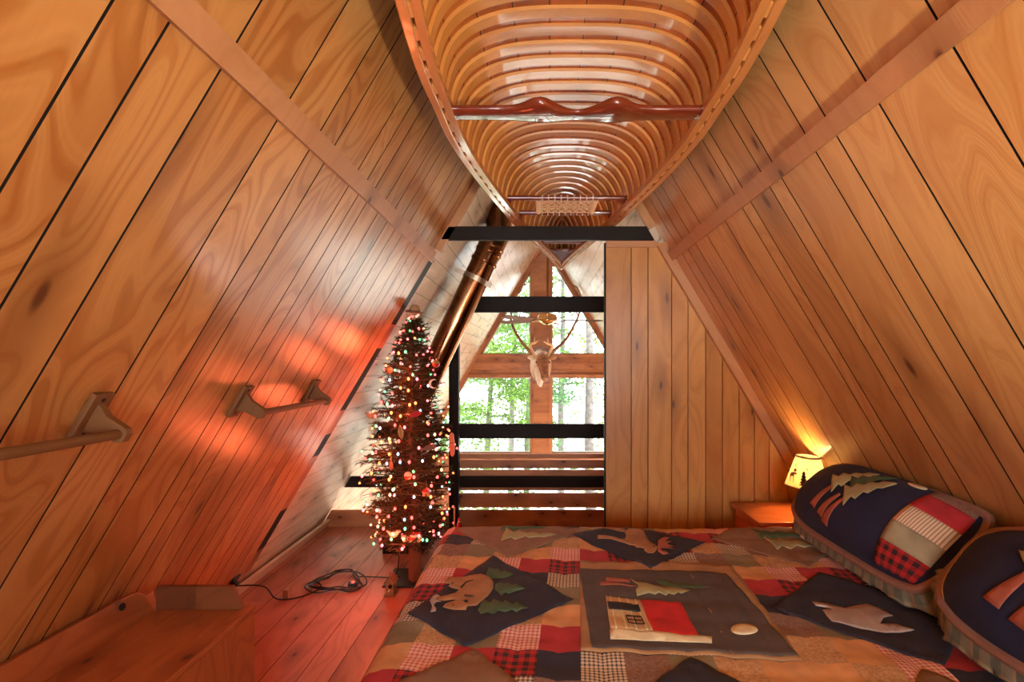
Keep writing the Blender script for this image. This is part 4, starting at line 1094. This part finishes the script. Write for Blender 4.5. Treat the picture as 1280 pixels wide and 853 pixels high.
applique([(930.5+17*math.cos(2*PI*k/20), 786+7.6*math.sin(2*PI*k/20)) for k in range(20)], P_, 'moon_applique', creamf, 'round cream moon applique')

def rect(a0, a1, b0, b1): return [(a0, b0), (a1, b0), (a1, b1), (a0, b1)]
# ------------------------------------------------------------------ pillows
def pillow(label, cy, z0, insert=False, yaw=0.0, ms=.045):
    t = thing('pillow', (1.36, cy, .8), label, 'pillow')
    hl, hh, T = .425, .19, .135
    th = math.radians(46); up = Vector((math.cos(th), 0, math.sin(th))); nrm = Vector((-math.sin(th), 0, math.cos(th))); al = Vector((0, -1, 0))
    M = Matrix.Rotation(yaw, 3, 'Z'); org = Vector((1.352, cy, z0+.195))
    def fr(a, b):
        return T*max(0, 1-abs(a)**2.6)**.55*max(0, 1-abs(b)**2.4)**.55
    def S(a, b, off, sg=1):
        A_, B_ = a/hl, b/hh; e = 1-.05*abs(A_)*abs(B_)
        n_ = mnoise.noise(Vector((a*7+cy*5, b*7, 2)))*.008*(1 if abs(A_) < .9 else .3)
        ea, eb = 1-.09*B_**4, 1-(.26 if A_ < 0 else .10)*abs(A_)**4
        q = al*a*ea+up*b*eb+nrm*sg*(fr(min(1, abs(A_)), min(1, abs(B_)))+(off+n_ if sg > 0 else 0))
        w = org+M@q
        lim = xr(w.z)-.032
        if w.x > lim: w.x = lim
        w.z = max(w.z, BZ+.022)
        return w
    mb = MB(); N1, N2 = 40, 22
    f = lambda sg: (lambda i, j: S((i*2-1)*hl, (j*2-1)*hh, 0, sg))
    mb.grid(f(1), N1, N2, uvf=lambda a, b: (a*2*hl, b*2*hh)); mb.grid(f(-1), N1, N2, uvf=lambda a, b: (a*2*hl, b*2*hh), flip=True)
    mb.build('sham', pillown, t, smooth=True, ang=120, weld=True)
    SP = lambda a, b, off: S(a, b, off)
    r4 = [(.14, .36, 'strip')]
    pb = [('buffalo', -1, -.52), ('olive', -.52, -.10), ('stripe', -.10, .32), ('red', .32, .72), ('taupe', .72, .98)]
    for nm, b0, b1 in pb:
        m = fb[nm] if nm in fb else stripe_
        if nm == 'olive': m = sage_p
        cloth_poly(rect(.255, .408, max(b0, -.93)*hh, b1*hh), SP, 'patch', m, t, .003, .03, lab={'buffalo': 'red plaid', 'olive': 'sage green', 'stripe': 'striped beige', 'red': 'red', 'taupe': 'mauve'}[nm]+' patch')
    cloth_poly(rect(-.425, -.405, -.9*hh, .95*hh), SP, 'patch', fb['tan'], t, .003, .03, lab='tan edge patch')
    for k, (a, b, s_) in enumerate(((-.19, -.085, .85), (-.12, -.105, .85), (-.08, -.125, .9))):
        a += ms; b -= .022
        cloth_poly([(a-.022, b), (a+.022, b-.01), (a+.05*1+.008, b+.125*s_), (a+.05-.008, b+.13*s_)], SP, 'trunk_applique', trunkc, t, .004, .025, lab='reddish tree trunk')
    crown = pine(4, .62)
    cloth_poly(xf(crown, (-.16+ms, .01), .185, -.78), SP, 'pine_applique', sage, t, .005, .02, lab='sage pine crown')
    cloth_poly(xf(crown, (-.07+ms, .04), .165, -.78), SP, 'pine_applique', green_, t, .0055, .02, lab='green pine crown')
    cloth_poly(xf(crown, (-.045+ms, -.02), .2, -.78), SP, 'pine_applique', sage, t, .007, .02, lab='sage pine crown')
    cloth_poly([(.185+.04*math.cos(2*PI*k/16), .155+.014*math.sin(2*PI*k/16)) for k in range(16)], SP, 'moon_applique', creamf, t, .004, .02, lab='pale moon')
    # binding and gathered ruffle round the edge
    per = []
    n = 150
    for k in range(n):
        s_ = k/n*4
        if s_ < 1: a, b = -1+2*s_, -1
        elif s_ < 2: a, b = 1, -1+2*(s_-1)
        elif s_ < 3: a, b = 1-2*(s_-2), 1
        else: a, b = -1, 1-2*(s_-3)
        per.append((a, b))
    def edge(k, o, dn=0):
        a, b = per[k % n]; rr = 1
        ca = max(-1, min(1, a)); cbb = max(-1, min(1, b))
        outv = Vector((a if abs(a) > .99 else a**7, b if abs(b) > .99 else b**7)); 
        if outv.length > 0: outv.normalize()
        e = 1-.05*abs(a)*abs(b)
        ea, eb = 1-.09*b**4, 1-(.26 if a < 0 else .10)*abs(a)**4
        if abs(a) > .9: o *= .5
        q = al*(a*hl*ea+outv.x*o)+up*(b*hh*eb+outv.y*o)+nrm*dn
        w = org+M@q; lim = xr(w.z)-.034
        if w.x > lim: w.x = lim
        return w
    mb = MB()
    mb.tube([edge(k, .006, .006) for k in range(n)], .015, 8, closed=True); mb.build('binding', pipe_, t, smooth=True)
    mb = MB(); nn_ = n*4
    cols_ = 4
    def rp(k, c):
        kk = k/4; i_ = int(kk) % n; f_ = kk-int(kk); o = .014+.074*c/cols_; wv = .008*(c/cols_)*math.sin(k*.52)+.006*(c/cols_)*math.sin(k*.23+1)
        a, b = per[i_]
        bk = -.07*(c/cols_)**.8*max(0, min(1, (b+.2)/.8)) if b > -.2 else 0
        if b > .9: o = .012+.02*c/cols_
        p = edge(i_, o, wv+.004+bk).lerp(edge(i_+1, o, wv+.004+bk), f_)
        low = max(0, min(1, (-b-.55)/.4))
        p.z -= .075*(c/cols_)*low+.02*(c/cols_)**2
        p.x += .045*(c/cols_)*low
        p.z = max(p.z, BZ+.026+.004*math.sin(k*.52))
        return p
    for k in range(nn_):
        for c in range(cols_):
            mb.face([rp(k, c), rp(k+1, c), rp(k+1, c+1), rp(k, c+1)], [(k*.006, c*.02), (k*.006+.006, c*.02), (k*.006+.006, c*.02+.02), (k*.006, c*.02+.02)])
    o = mb.build('ruffle', plaidr, t, smooth=True, ang=120); o.modifiers.new('s', 'SOLIDIFY').thickness = .002; o['label'] = 'gathered green plaid ruffle'
    if insert:
        mb = MB(); mb.sphere((1.30, cy+hl-.12, BZ+.062), .1, 12, sc=(.7, 1.0, .33)); mb.build('pillow_insert', white, t, smooth=True)['label'] = 'white pillow corner'
    return t
stripe_ = fabric('beige_stripe', 'stripe', (.55, .46, .34), (.30, .20, .12), 110); sage_p = fabric('sage_patch', 'plain', (.26, .24, .15))
pillow('navy pine tree pillow beside the lamp, farther of the two on the bed', 1.935, BZ+.015)
pillow('navy pine tree pillow nearer the viewer, cut off by the right edge', 1.035, BZ+.02, True, .13, -.03)

# ------------------------------------------------------------------ nightstand and lamps
def nightstand(y0, y1, label, xa=1.14):
    t = thing('nightstand', (1.35, (y0+y1)/2, 0), label, 'nightstand')
    zt2 = .625; xe_ = 1.60
    mb = MB(); mb.bx(xa, xe_, y0, y1, zt2-.025, zt2, 'x'); mb.build('top', benchw, t, bevel=.003)
    mb = MB(); mb.bx(xa+.02, xe_-.02, y0+.02, y1-.02, .08, zt2-.026, 'z'); b = mb.build('body', benchw, t)
    mb = MB(); mb.bx(xa+.008, xa+.02, y0+.04, y1-.04, .36, .56, 'y'); d = mb.build('drawer', benchw, t, bevel=.003)
    mb = MB(); mb.sphere((xa-.004, (y0+y1)/2, .46), .014, 8); mb.build('knob', brass, d, smooth=True)
    for x in (xa+.04, xe_-.04):
        for y in (y0+.04, y1-.04): mb = MB(); mb.bx(x-.018, x+.018, y-.018, y+.018, 0, .08, 'z'); mb.build('leg', benchw, t)
nightstand(2.475, 2.83, 'small red pine nightstand in the gap under the bedside lamp')
shadem = shademat('parchment_shade', (.50, .37, .165))
def lamp(x, y, z, label, W_, motif=True, colr=(1, .50, .17)):
    t = thing('table_lamp', (x, y, z), label, 'lamp')
    mb = MB(); mb.lathe((x, y, z), [(0, 0), (.058, 0), (.06, .008), (.05, .016), (.018, .022), (0, .022)], 24); mb.build('base', brnp, t, smooth=True)
    # carved bear climbing the stem
    mb = MB(); mb.sphere((x-.014, y-.005, z+.055), .026, 10, sc=(.95, .8, 1.25)); mb.sphere((x-.030, y-.012, z+.092), .0165, 8); mb.sphere((x-.044, y-.016, z+.088), .009, 8)
    mb.sphere((x-.026, y-.002, z+.107), .005, 6); mb.sphere((x-.035, y-.024, z+.106), .005, 6)
    for dx, dy, dz in ((-.03, -.018, .06), (-.03, .012, .06), (-.026, -.02, .03), (-.026, .012, .03)): mb.tube([(x+dx+.012, y+dy, z+dz), (x+dx-.008, y+dy, z+dz-.008), (x+dx-.01, y+dy, z+dz-.022)], [.011, .009, .007], 8)
    mb.build('carved_bear', brnp, t, smooth=True)['label'] = 'carved bear figure'
    mb = MB(); mb.tube([(x+.008, y, z+.02), (x+.008, y, z+.205)], .007, 10); mb.build('stem', brass, t, smooth=True)
    mb = MB(); mb.lathe((x+.008, y, z+.195), [(.012, 0), (.014, .01), (.014, .03), (0, .032)], 12); mb.build('socket', brass, t, smooth=True)
    zb_, zt3, rb, rt = z+.17, z+.338, .107, .058; tilt = Vector((.05, 0, 1)).normalized(); c0 = Vector((x, y, zb_)); hS = zt3-zb_
    mb = MB(); mb.lathe(c0, [(rb, 0), (rt, hS)], 48, axis=tilt); sh = mb.build('lamp_shade', shadem, t, smooth=True)
    mb = MB(); mb.lathe(c0, [(rb+.001, 0), (rb+.001-.0029, .01), (rb-.005, .01), (rb-.002, 0), (rb+.001, 0)], 48, axis=tilt); mb.build('shade_trim', brnp, sh, smooth=True)
    mb = MB(); mb.lathe(c0, [(rt+.003, hS-.008), (rt+.001, hS), (rt-.002, hS), (rt+.001, hS-.008), (rt+.003, hS-.008)], 48, axis=tilt); mb.build('shade_trim', brnp, sh, smooth=True)
    mb = MB(); mb.sphere((x+.012, y, zb_+.095), .028, 10, sc=(1, 1, 1.2)); mb.build('bulb', glow('lamp_bulb', (1, .72, .38), 30), t, smooth=True)
    if motif:
        Mx = Vector((0, 0, 1)).rotation_difference(tilt).to_matrix()
        def SC_(a, b, off):      # a: arc length (m) from the camera side, b: height
            r = lerp(rb, rt, b/hS)+.0012; ph = -PI/2-.45+a/r; return c0+Mx@Vector((r*math.cos(ph), r*math.sin(ph), b))
        cloth_poly(xf(moosep, (-.108, .062), .1), SC_, 'moose_print', brnp, sh, 0, .01, .0004, lab='brown moose silhouette')
        cloth_poly(xf(antl, (-.108, .062), .1), SC_, 'antler_print', brnp, sh, 0, .01, .0004)
        cloth_poly(xf(pine(5, .62), (-.022, .022), .075), SC_, 'pine_print', plain('dark_print', (.05, .03, .015), .8), sh, 0, .01, .0004, lab='dark pine silhouette')
        st = lambda a, b, r: [(a+r*(1 if k % 2 == 0 else .4)*math.cos(PI/2+k*PI/5), b+r*(1 if k % 2 == 0 else .4)*math.sin(PI/2+k*PI/5)) for k in range(10)]
        for a, b in ((-.008, .108), (.052, .098), (-.07, .118)): cloth_poly(st(a, b, .0065), SC_, 'star_print', brnp, sh, 0, .01, .0004)
    L = bpy.data.lights.new('lamp_light', 'POINT'); L.energy = W_; L.color = colr; L.shadow_soft_size = .03
    lo = bpy.data.objects.new('lamp_light', L); COL.objects.link(lo); lo.parent = t; lo.matrix_parent_inverse = t.matrix_world.inverted(); lo.location = (x+.012, y, zb_+.098)
    return t
lamp(1.425, 2.53, .625, 'small lit bedside lamp with moose and pine tree on its shade', 72)

# ------------------------------------------------------------------ mounted caribou head on the gable post
ch = thing('mounted_caribou_head', (.01, YG-.02, 1.45), 'mounted caribou head with long antlers on the gable post between windows', 'animal mount')
hide = NT('caribou_hide'); tcz = hide.new('ShaderNodeTexCoord').outputs['Object']; X_, Y_, Z_ = hide.sep(tcz)
nz_ = hide.noise(tcz, 30, 4)
fz = hide.rng(hide.math('ADD', hide.math('SUBTRACT', X_, hide.math('MULTIPLY', Z_, .35)), hide.math('MULTIPLY', nz_, .08)), -.58, -.48)
cneck = hide.mix(fz, (.86, .76, .62), (.55, .30, .15))
fy = hide.rng(Y_, 6.88, 7.02)
colh = hide.mix(fy, hide.mix(hide.rng(nz_, .35, .65), (.20, .075, .035), (.42, .20, .10)), cneck)
fnose = hide.rng(hide.math('ADD', Y_, hide.math('MULTIPLY', Z_, .25)), 6.975, 7.03)
colh = hide.mix(fnose, (.85, .70, .52), colh)
hide.set(Base_Color=colh, Roughness=.85); hide.bump(nz_, .5, .02); hide = hide.m
rings = [(( .0, 7.48, 1.40), .165, .27), ((.0, 7.36, 1.40), .17, .27), ((.005, 7.22, 1.42), .155, .22), ((.012, 7.10, 1.46), .125, .16), ((.02, 7.0, 1.49), .105, .12), ((.03, 6.92, 1.43), .092, .105), ((.045, 6.85, 1.35), .072, .085), ((.055, 6.80, 1.28), .06, .068), ((.06, 6.765, 1.23), .058, .058), ((.062, 6.74, 1.205), .042, .04), ((.062, 6.73, 1.195), .012, .012)]
mb = MB(); pv = None; nR = 20
for i, (c, rx, rz) in enumerate(rings):
    c = Vector(c); d = (Vector(rings[min(i+1, len(rings)-1)][0])-Vector(rings[max(i-1, 0)][0])).normalized(); e = Vector((1, 0, 0)); u_ = e.cross(d).normalized()*-1
    rg = [c+e*rx*math.cos(2*PI*k/nR)+u_*rz*math.sin(2*PI*k/nR) for k in range(nR)]
    if pv:
        for k in range(nR): mb.face([pv[k], pv[(k+1) % nR], rg[(k+1) % nR], rg[k]])
    else: mb.face(list(reversed(rg)))
    pv = rg
mb.face(pv)
for sg in (-1, 1):                              # ears
    b0 = Vector((.02+sg*.09, 7.03, 1.52)); tp = b0+Vector((sg*.13, -.02, .01)); mdl = b0.lerp(tp, .5)+Vector((0, -.01, .005))
    mb.tube([b0, mdl, b0.lerp(tp, .8), tp], [.026, .042, .03, .004], 10, sx=.45)
    mb.sphere(Vector((.03+sg*.083, 6.93, 1.455)), .021, 8)
o = mb.build('head', hide, ch, smooth=True, weld=False, ang=100)
mb = MB()
eyem = plain('dark_eye', (.01, .008, .006), .1)
for sg in (-1, 1):
    mb = MB(); mb.sphere(Vector((.03+sg*.094, 6.915, 1.457)), .015, 8); mb.build('eye', eyem, ch, smooth=True)
    mb = MB(); mb.sphere(Vector((.062+sg*.03, 6.74, 1.225)), .011, 6, sc=(1, .7, 1)); mb.build('nostril', eyem, ch, smooth=True)
mb = MB(); mb.tube(smooth_path([(-.03, 7.14, 1.36), (-.02, 7.06, 1.24), (-.01, 7.0, 1.15), (.0, 6.98, 1.095)], 5), [.12, .12, .115, .11, .10, .095, .09, .085, .08, .074, .068, .06, .05, .04, .03, .012][:16], 14, sx=.62)
mb.build('throat_mane', plain('white_fur', (.82, .74, .62), .9, var=.15, scale=40, bump=.6, bscale=80), ch, smooth=True)['label'] = 'white throat mane'
antm = plain('antler', (.26, .115, .055), .5, var=.4, scale=8, bump=.2)
antp = plain('antler_pale', (.62, .40, .20), .5, var=.2, scale=8)
for sg in (-1, 1):
    pp = [(676+sg*6, 447), (676+sg*16, 437), (676+sg*28, 422), (676+sg*36, 405), (676+sg*36.5, 390), (676+sg*33, 374), (676+sg*24, 358)]
    pp = pp if sg < 0 else [(684, 446), (693, 438), (707, 425), (716, 410), (723, 395), (727, 378), (722, 360)]
    pts = [PX(a, b, 7.0+.22*math.sin(i/6*PI)) for i, (a, b) in enumerate(pp)]
    sp_ = smooth_path(pts, 5); mb = MB(); mb.tube(sp_, [lerp(.027, .012, i/len(sp_)) for i in range(len(sp_))], 9)
    for i_, dv in ((20, (sg*-.08, -.05, .13)), (26, (sg*-.12, 0, .12)), (30, (sg*-.14, .02, .08)), (13, (sg*.05, .12, .06))):
        p = sp_[min(i_, len(sp_)-1)]; mb.tube([p, p+Vector(dv)*.6, p+Vector(dv)+Vector((0, 0, .02))], [.012, .009, .003], 7)
    an = mb.build('antler', antm, ch, smooth=True)
    q = PX(pp[1][0], pp[1][1], 6.98); mb = MB()
    mb.tube(smooth_path([PX(pp[0][0], pp[0][1], 7.0), q+Vector((sg*-.03, -.12, .05)), q+Vector((sg*-.10, -.2, .09)), q+Vector((sg*-.16, -.22, .12))], 4), [.02]*9+[.015, .012, .01, .006], 8)
    mb.tube([q+Vector((sg*-.10, -.2, .09)), q+Vector((sg*-.10, -.24, .17))], [.012, .004], 6)
    mb.build('brow_tine', antp, an, smooth=True)['label'] = 'pale brow tine'
mb = MB(); mb.prism([(-.13, YG-.046, 1.12), (.14, YG-.046, 1.12), (.15, YG-.046, 1.6), (.005, YG-.046, 1.72), (-.14, YG-.046, 1.6)], (0, .02, 0), grain=(0, 0, 1)); mb.build('plaque', postw, ch)

# ------------------------------------------------------------------ ceiling fan
fx, fy_, fz_ = .085, 6.0, 1.985
fan = thing('ceiling_fan', (fx, fy_, RIDGE), 'brass and brown ceiling fan hanging from the ridge before the gable window', 'ceiling fan')
mb = MB(); mb.tube([(fx, fy_, fz_+.1), (fx, fy_, RIDGE-.05)], .014, 10); mb.build('downrod', copper, fan, smooth=True)
mb = MB(); mb.lathe((fx, fy_, RIDGE-.19), [(0, -.02), (.06, -.01), (.07, .05), (.05, .09)], 20); mb.build('canopy', brass, fan, smooth=True)
mb = MB(); mb.lathe((fx, fy_, fz_-.02), [(0, -.035), (.05, -.03), (.085, -.01), (.12, .02), (.125, .07), (.11, .1), (.05, .125), (.02, .13), (0, .13)], 28); mb.build('motor', brass, fan, smooth=True)
for k in range(5):
    a = math.radians(6+72*k); d = Vector((math.cos(a), math.sin(a), 0)); pn = Vector((-d.y, d.x, 0)); tw = (pn*math.cos(.2)+Vector((0, 0, 1))*math.sin(.2))
    c = Vector((fx, fy_, fz_+.005))
    mb = MB(); prf = [(.2, -.05), (.22, -.06), (.66, -.072), (.71, -.045), (.72, .0), (.71, .045), (.66, .072), (.22, .06), (.2, .05)]
    mb.prism([c+d*u+tw*v for u, v in prf], d.cross(tw).normalized()*.008, grain=d); bl = mb.build('blade', fanw, fan)
    mb = MB(); mb.box(c+d*.17, d*.075, tw*.022, d.cross(tw)*.006); mb.build('blade_iron', brass, bl)

# ------------------------------------------------------------------ outdoors
gm = leafmat('forest_floor', (.10, .12, .05), .0, .3)
mb = MB(); mb.grid(lambda a, b: Vector((lerp(-40, 40, a), lerp(YG+.6, 60, b), -3.1+.35*mnoise.noise(Vector((a*12, b*9, 0))))), 24, 24); struct(mb.build('ground', plain('forest_ground', (.62, .62, .55), .95, var=.4, scale=.6)))
bark = plain('grey_bark', (.09, .08, .07), .9, var=.45, scale=14, bump=.8, bscale=18)
barkg = plain('mossy_bark', (.08, .095, .05), .9, var=.4, scale=10, bump=.6, bscale=18)
lf = [leafmat('leaf_bright', (.115, .20, .045), .55, .4), leafmat('leaf_blue_green', (.085, .17, .075), .55, .4), leafmat('leaf_yellow', (.20, .20, .045), .55, .4)]
def outdoor_tree(x, y, h, r, lean, lm, bk_, nb, nl, label, z0=-3.1, crown0=.25, spread=1.6, ls=.05):
    t = thing('tree', (x, y, z0), label, 'tree', 'trees outside the gable windows')
    rr = random.Random(int(x*100+y*10))
    trunk = smooth_path([(x, y, z0-.3), (x+lean*.3, y, z0+h*.3), (x+lean*.5+.06, y, z0+h*.55), (x+lean, y, z0+h)], 5)
    mb = MB(); mb.tube(trunk, [lerp(r, r*.3, i/len(trunk)) for i in range(len(trunk))], 14); 
    lv = MB()
    for i in range(nb):
        f = lerp(crown0, .98, rr.random()); p = trunk[min(len(trunk)-1, int(f*len(trunk)))]; a = rr.uniform(0, 2*PI); L = spread*rr.uniform(.5, 1.1)*(1-.45*f)
        tip = p+Vector((math.cos(a)*L, math.sin(a)*L, rr.uniform(-.35, .3)*L)); mid_ = p.lerp(tip, .5)+Vector((0, 0, .1*L))
        br = smooth_path([p, mid_, tip], 3); mb.tube(br, [.03*r/.12, .025*r/.12, .02*r/.12, .016*r/.12, .012, .008, .004], 5, cap=False)
        for k in range(nl):
            q = br[rr.randrange(2, 7)]+Vector((rr.gauss(0, .2), rr.gauss(0, .2), rr.gauss(0, .11)))
            d1 = Vector((rr.uniform(-1, 1), rr.uniform(-1, 1), rr.uniform(-.8, .4))).normalized(); d2 = d1.orthogonal().normalized(); s_ = ls*rr.uniform(.6, 1.4)
            lv.face([q-d1*s_, q+d2*s_*.45, q+d1*s_, q-d2*s_*.45], [(0, 0)]*4, rr.random())
    mb.build('trunk', bk_, t, smooth=True); lv.build('foliage', lm, t)
outdoor_tree(1.20, 10.9, 9.5, .14, -.28, lf[0], bark, 16, 70, 'thick grey trunked tree seen through the right gable windows', crown0=.5, spread=2.0)
outdoor_tree(-1.22, 10.2, 8.5, .085, .2, lf[0], barkg, 50, 210, 'leafy green tree filling the lower left gable window', crown0=.12)
outdoor_tree(-.36, 11.4, 9.0, .09, .1, lf[1], barkg, 40, 120, 'slim trunked tree close left of the gable post', crown0=.15)
outdoor_tree(2.1, 11.6, 8.0, .08, .1, lf[2], barkg, 40, 130, 'yellow leaved tree at the right edge of the right gable window', crown0=.15)
outdoor_tree(-2.6, 12.5, 9.5, .10, .1, lf[1], barkg, 40, 120, 'blue green tree behind at the far left of the windows', crown0=.12, spread=2.0)
outdoor_tree(.6, 14.0, 11.0, .12, .0, lf[0], bark, 44, 100, 'tall distant tree just right of the gable post', crown0=.3, spread=2.2, ls=.06)
outdoor_tree(-1.0, 15.5, 11.5, .12, .2, lf[1], bark, 46, 110, 'tall distant tree behind the left gable windows', crown0=.3, spread=2.6, ls=.07)

# ------------------------------------------------------------------ light
wd = bpy.data.worlds.new('sky'); SC.world = wd; wd.use_nodes = True
bg = wd.node_tree.nodes['Background']; bg.inputs[0].default_value = (.93, .98, 1.0, 1); bg.inputs[1].default_value = 9.0
def area(name, loc, tgt, sx, sy, e, c=(1, 1, 1), portal=False, spread=PI):
    L = bpy.data.lights.new(name, 'AREA'); L.shape = 'RECTANGLE'; L.size = sx; L.size_y = sy; L.energy = e; L.color = c; L.spread = spread
    o = bpy.data.objects.new(name, L); COL.objects.link(o); o.location = loc; o.rotation_euler = (Vector(tgt)-Vector(loc)).to_track_quat('-Z', 'Y').to_euler()
    if portal: L.cycles.is_portal = True
    return o
area('portal_gable_upper', (.05, YG+.12, 1.2), (.05, 0, 1.2), 2.6, 3.2, 1, portal=True)
area('portal_gable_lower', (.05, YG+.12, -1.15), (.05, 0, -1.15), 4.6, 2.0, 1, portal=True)
area('daylight_back_window', (.05, YB+.05, 1.4), (.05, 3, 1.5), 1.2, 1.16, 30, (.92, .96, 1))  # added fill light standing in for daylight at the unseen back window
def point(name, loc, e, c, r):
    L = bpy.data.lights.new(name, 'POINT'); L.energy = e; L.color = c; L.shadow_soft_size = r
    o = bpy.data.objects.new(name, L); COL.objects.link(o); o.location = loc; return o
for k, (z, a) in enumerate(((.35, -1.7), (.5, -2.3), (.7, -1.2), (.9, -1.9), (1.15, -1.5), (1.4, -1.6))):
    r = rad(z)+.03; p = taxis(z)+Vector((math.cos(a)*r, math.sin(a)*r, 0)); p.x = max(p.x, xl(p.z)+.06)
    point('tree_glow', p, 2.9, (1, .14, .05), .08)

# unseen uplighter added behind the viewpoint to light canoe and upper walls
LX, LY, LZ = .72, -.35, 1.08
flp = thing('floor_lamp', (LX, LY, 0), 'black uplighter floor lamp standing behind the viewpoint', 'lamp')
mb = MB(); mb.lathe((LX, LY, 0), [(0, 0), (.14, 0), (.14, .015), (.02, .03), (.012, .04), (.012, LZ-.1), (0, LZ-.1)], 24); mb.build('stand', blackm, flp, smooth=True)
mb = MB(); mb.lathe((LX, LY, LZ), [(0, -.11), (.05, -.105), (.12, -.07), (.17, -.02), (.20, .045), (.197, .046), (.166, -.016), (.116, -.066), (.05, -.1), (0, -.104)], 32); mb.build('bowl', [plain('lamp_bowl', (.75, .70, .6), .5)], flp, smooth=True)
pl_ = point('bowl_light', (LX, LY, LZ), 92, (1, .86, .66), .05); pl_.parent = flp; pl_.matrix_parent_inverse = flp.matrix_world.inverted()

# two unseen lamps added below the loft to brighten roof boards and gable
for (x_, y_, z_), lab in (((1.75, 6.1, -.95), 'tall floor lamp of the room below, behind the partition'), ((-1.3, 5.0, -1.2), 'tall floor lamp of the room below, left under the loft edge')):
    g_ = thing('floor_lamp', (x_, y_, ZL), lab, 'lamp')
    mb = MB(); mb.lathe((x_, y_, ZL), [(0, 0), (.15, 0), (.15, .02), (.02, .035), (.014, .05), (.014, z_-ZL-.17), (.04, z_-ZL-.15), (0, z_-ZL-.135)], 20); mb.build('stand', blackm, g_, smooth=True)
    mb = MB(); mb.sphere((x_, y_, z_), .13, 14); mb.build('globe', thin_glass('lamp_globe_glass'), g_, smooth=True)
    p_ = point('globe_light', (x_, y_, z_), 150 if x_ > 0 else 75, (1, .93, .84), .11); p_.parent = g_; p_.matrix_parent_inverse = g_.matrix_world.inverted()

# ------------------------------------------------------------------ camera
cam = bpy.data.cameras.new('camera'); co = bpy.data.objects.new('camera', cam); COL.objects.link(co); SC.camera = co
co.location = (0, 0, H); co.rotation_euler = (PI/2, 0, 0)
cam.sensor_width = 36; cam.sensor_fit = 'HORIZONTAL'; cam.lens = 36*F/1280; cam.shift_x = -(VX-640)/1280; cam.shift_y = (VY-426.5)/1280; cam.clip_start = .02; cam.clip_end = 200
vs = SC.view_settings; vs.view_transform = 'Standard'; vs.look = 'None'; vs.gamma = 1; vs.use_curve_mapping = False; vs.exposure = 0.5
SC.cycles.use_denoising = True
SC.cycles.max_bounces = 10; SC.cycles.diffuse_bounces = 5; SC.cycles.glossy_bounces = 4; SC.cycles.transparent_max_bounces = 16
SC.cycles.sample_clamp_indirect = 6.0; SC.cycles.caustics_reflective = False; SC.cycles.caustics_refractive = False
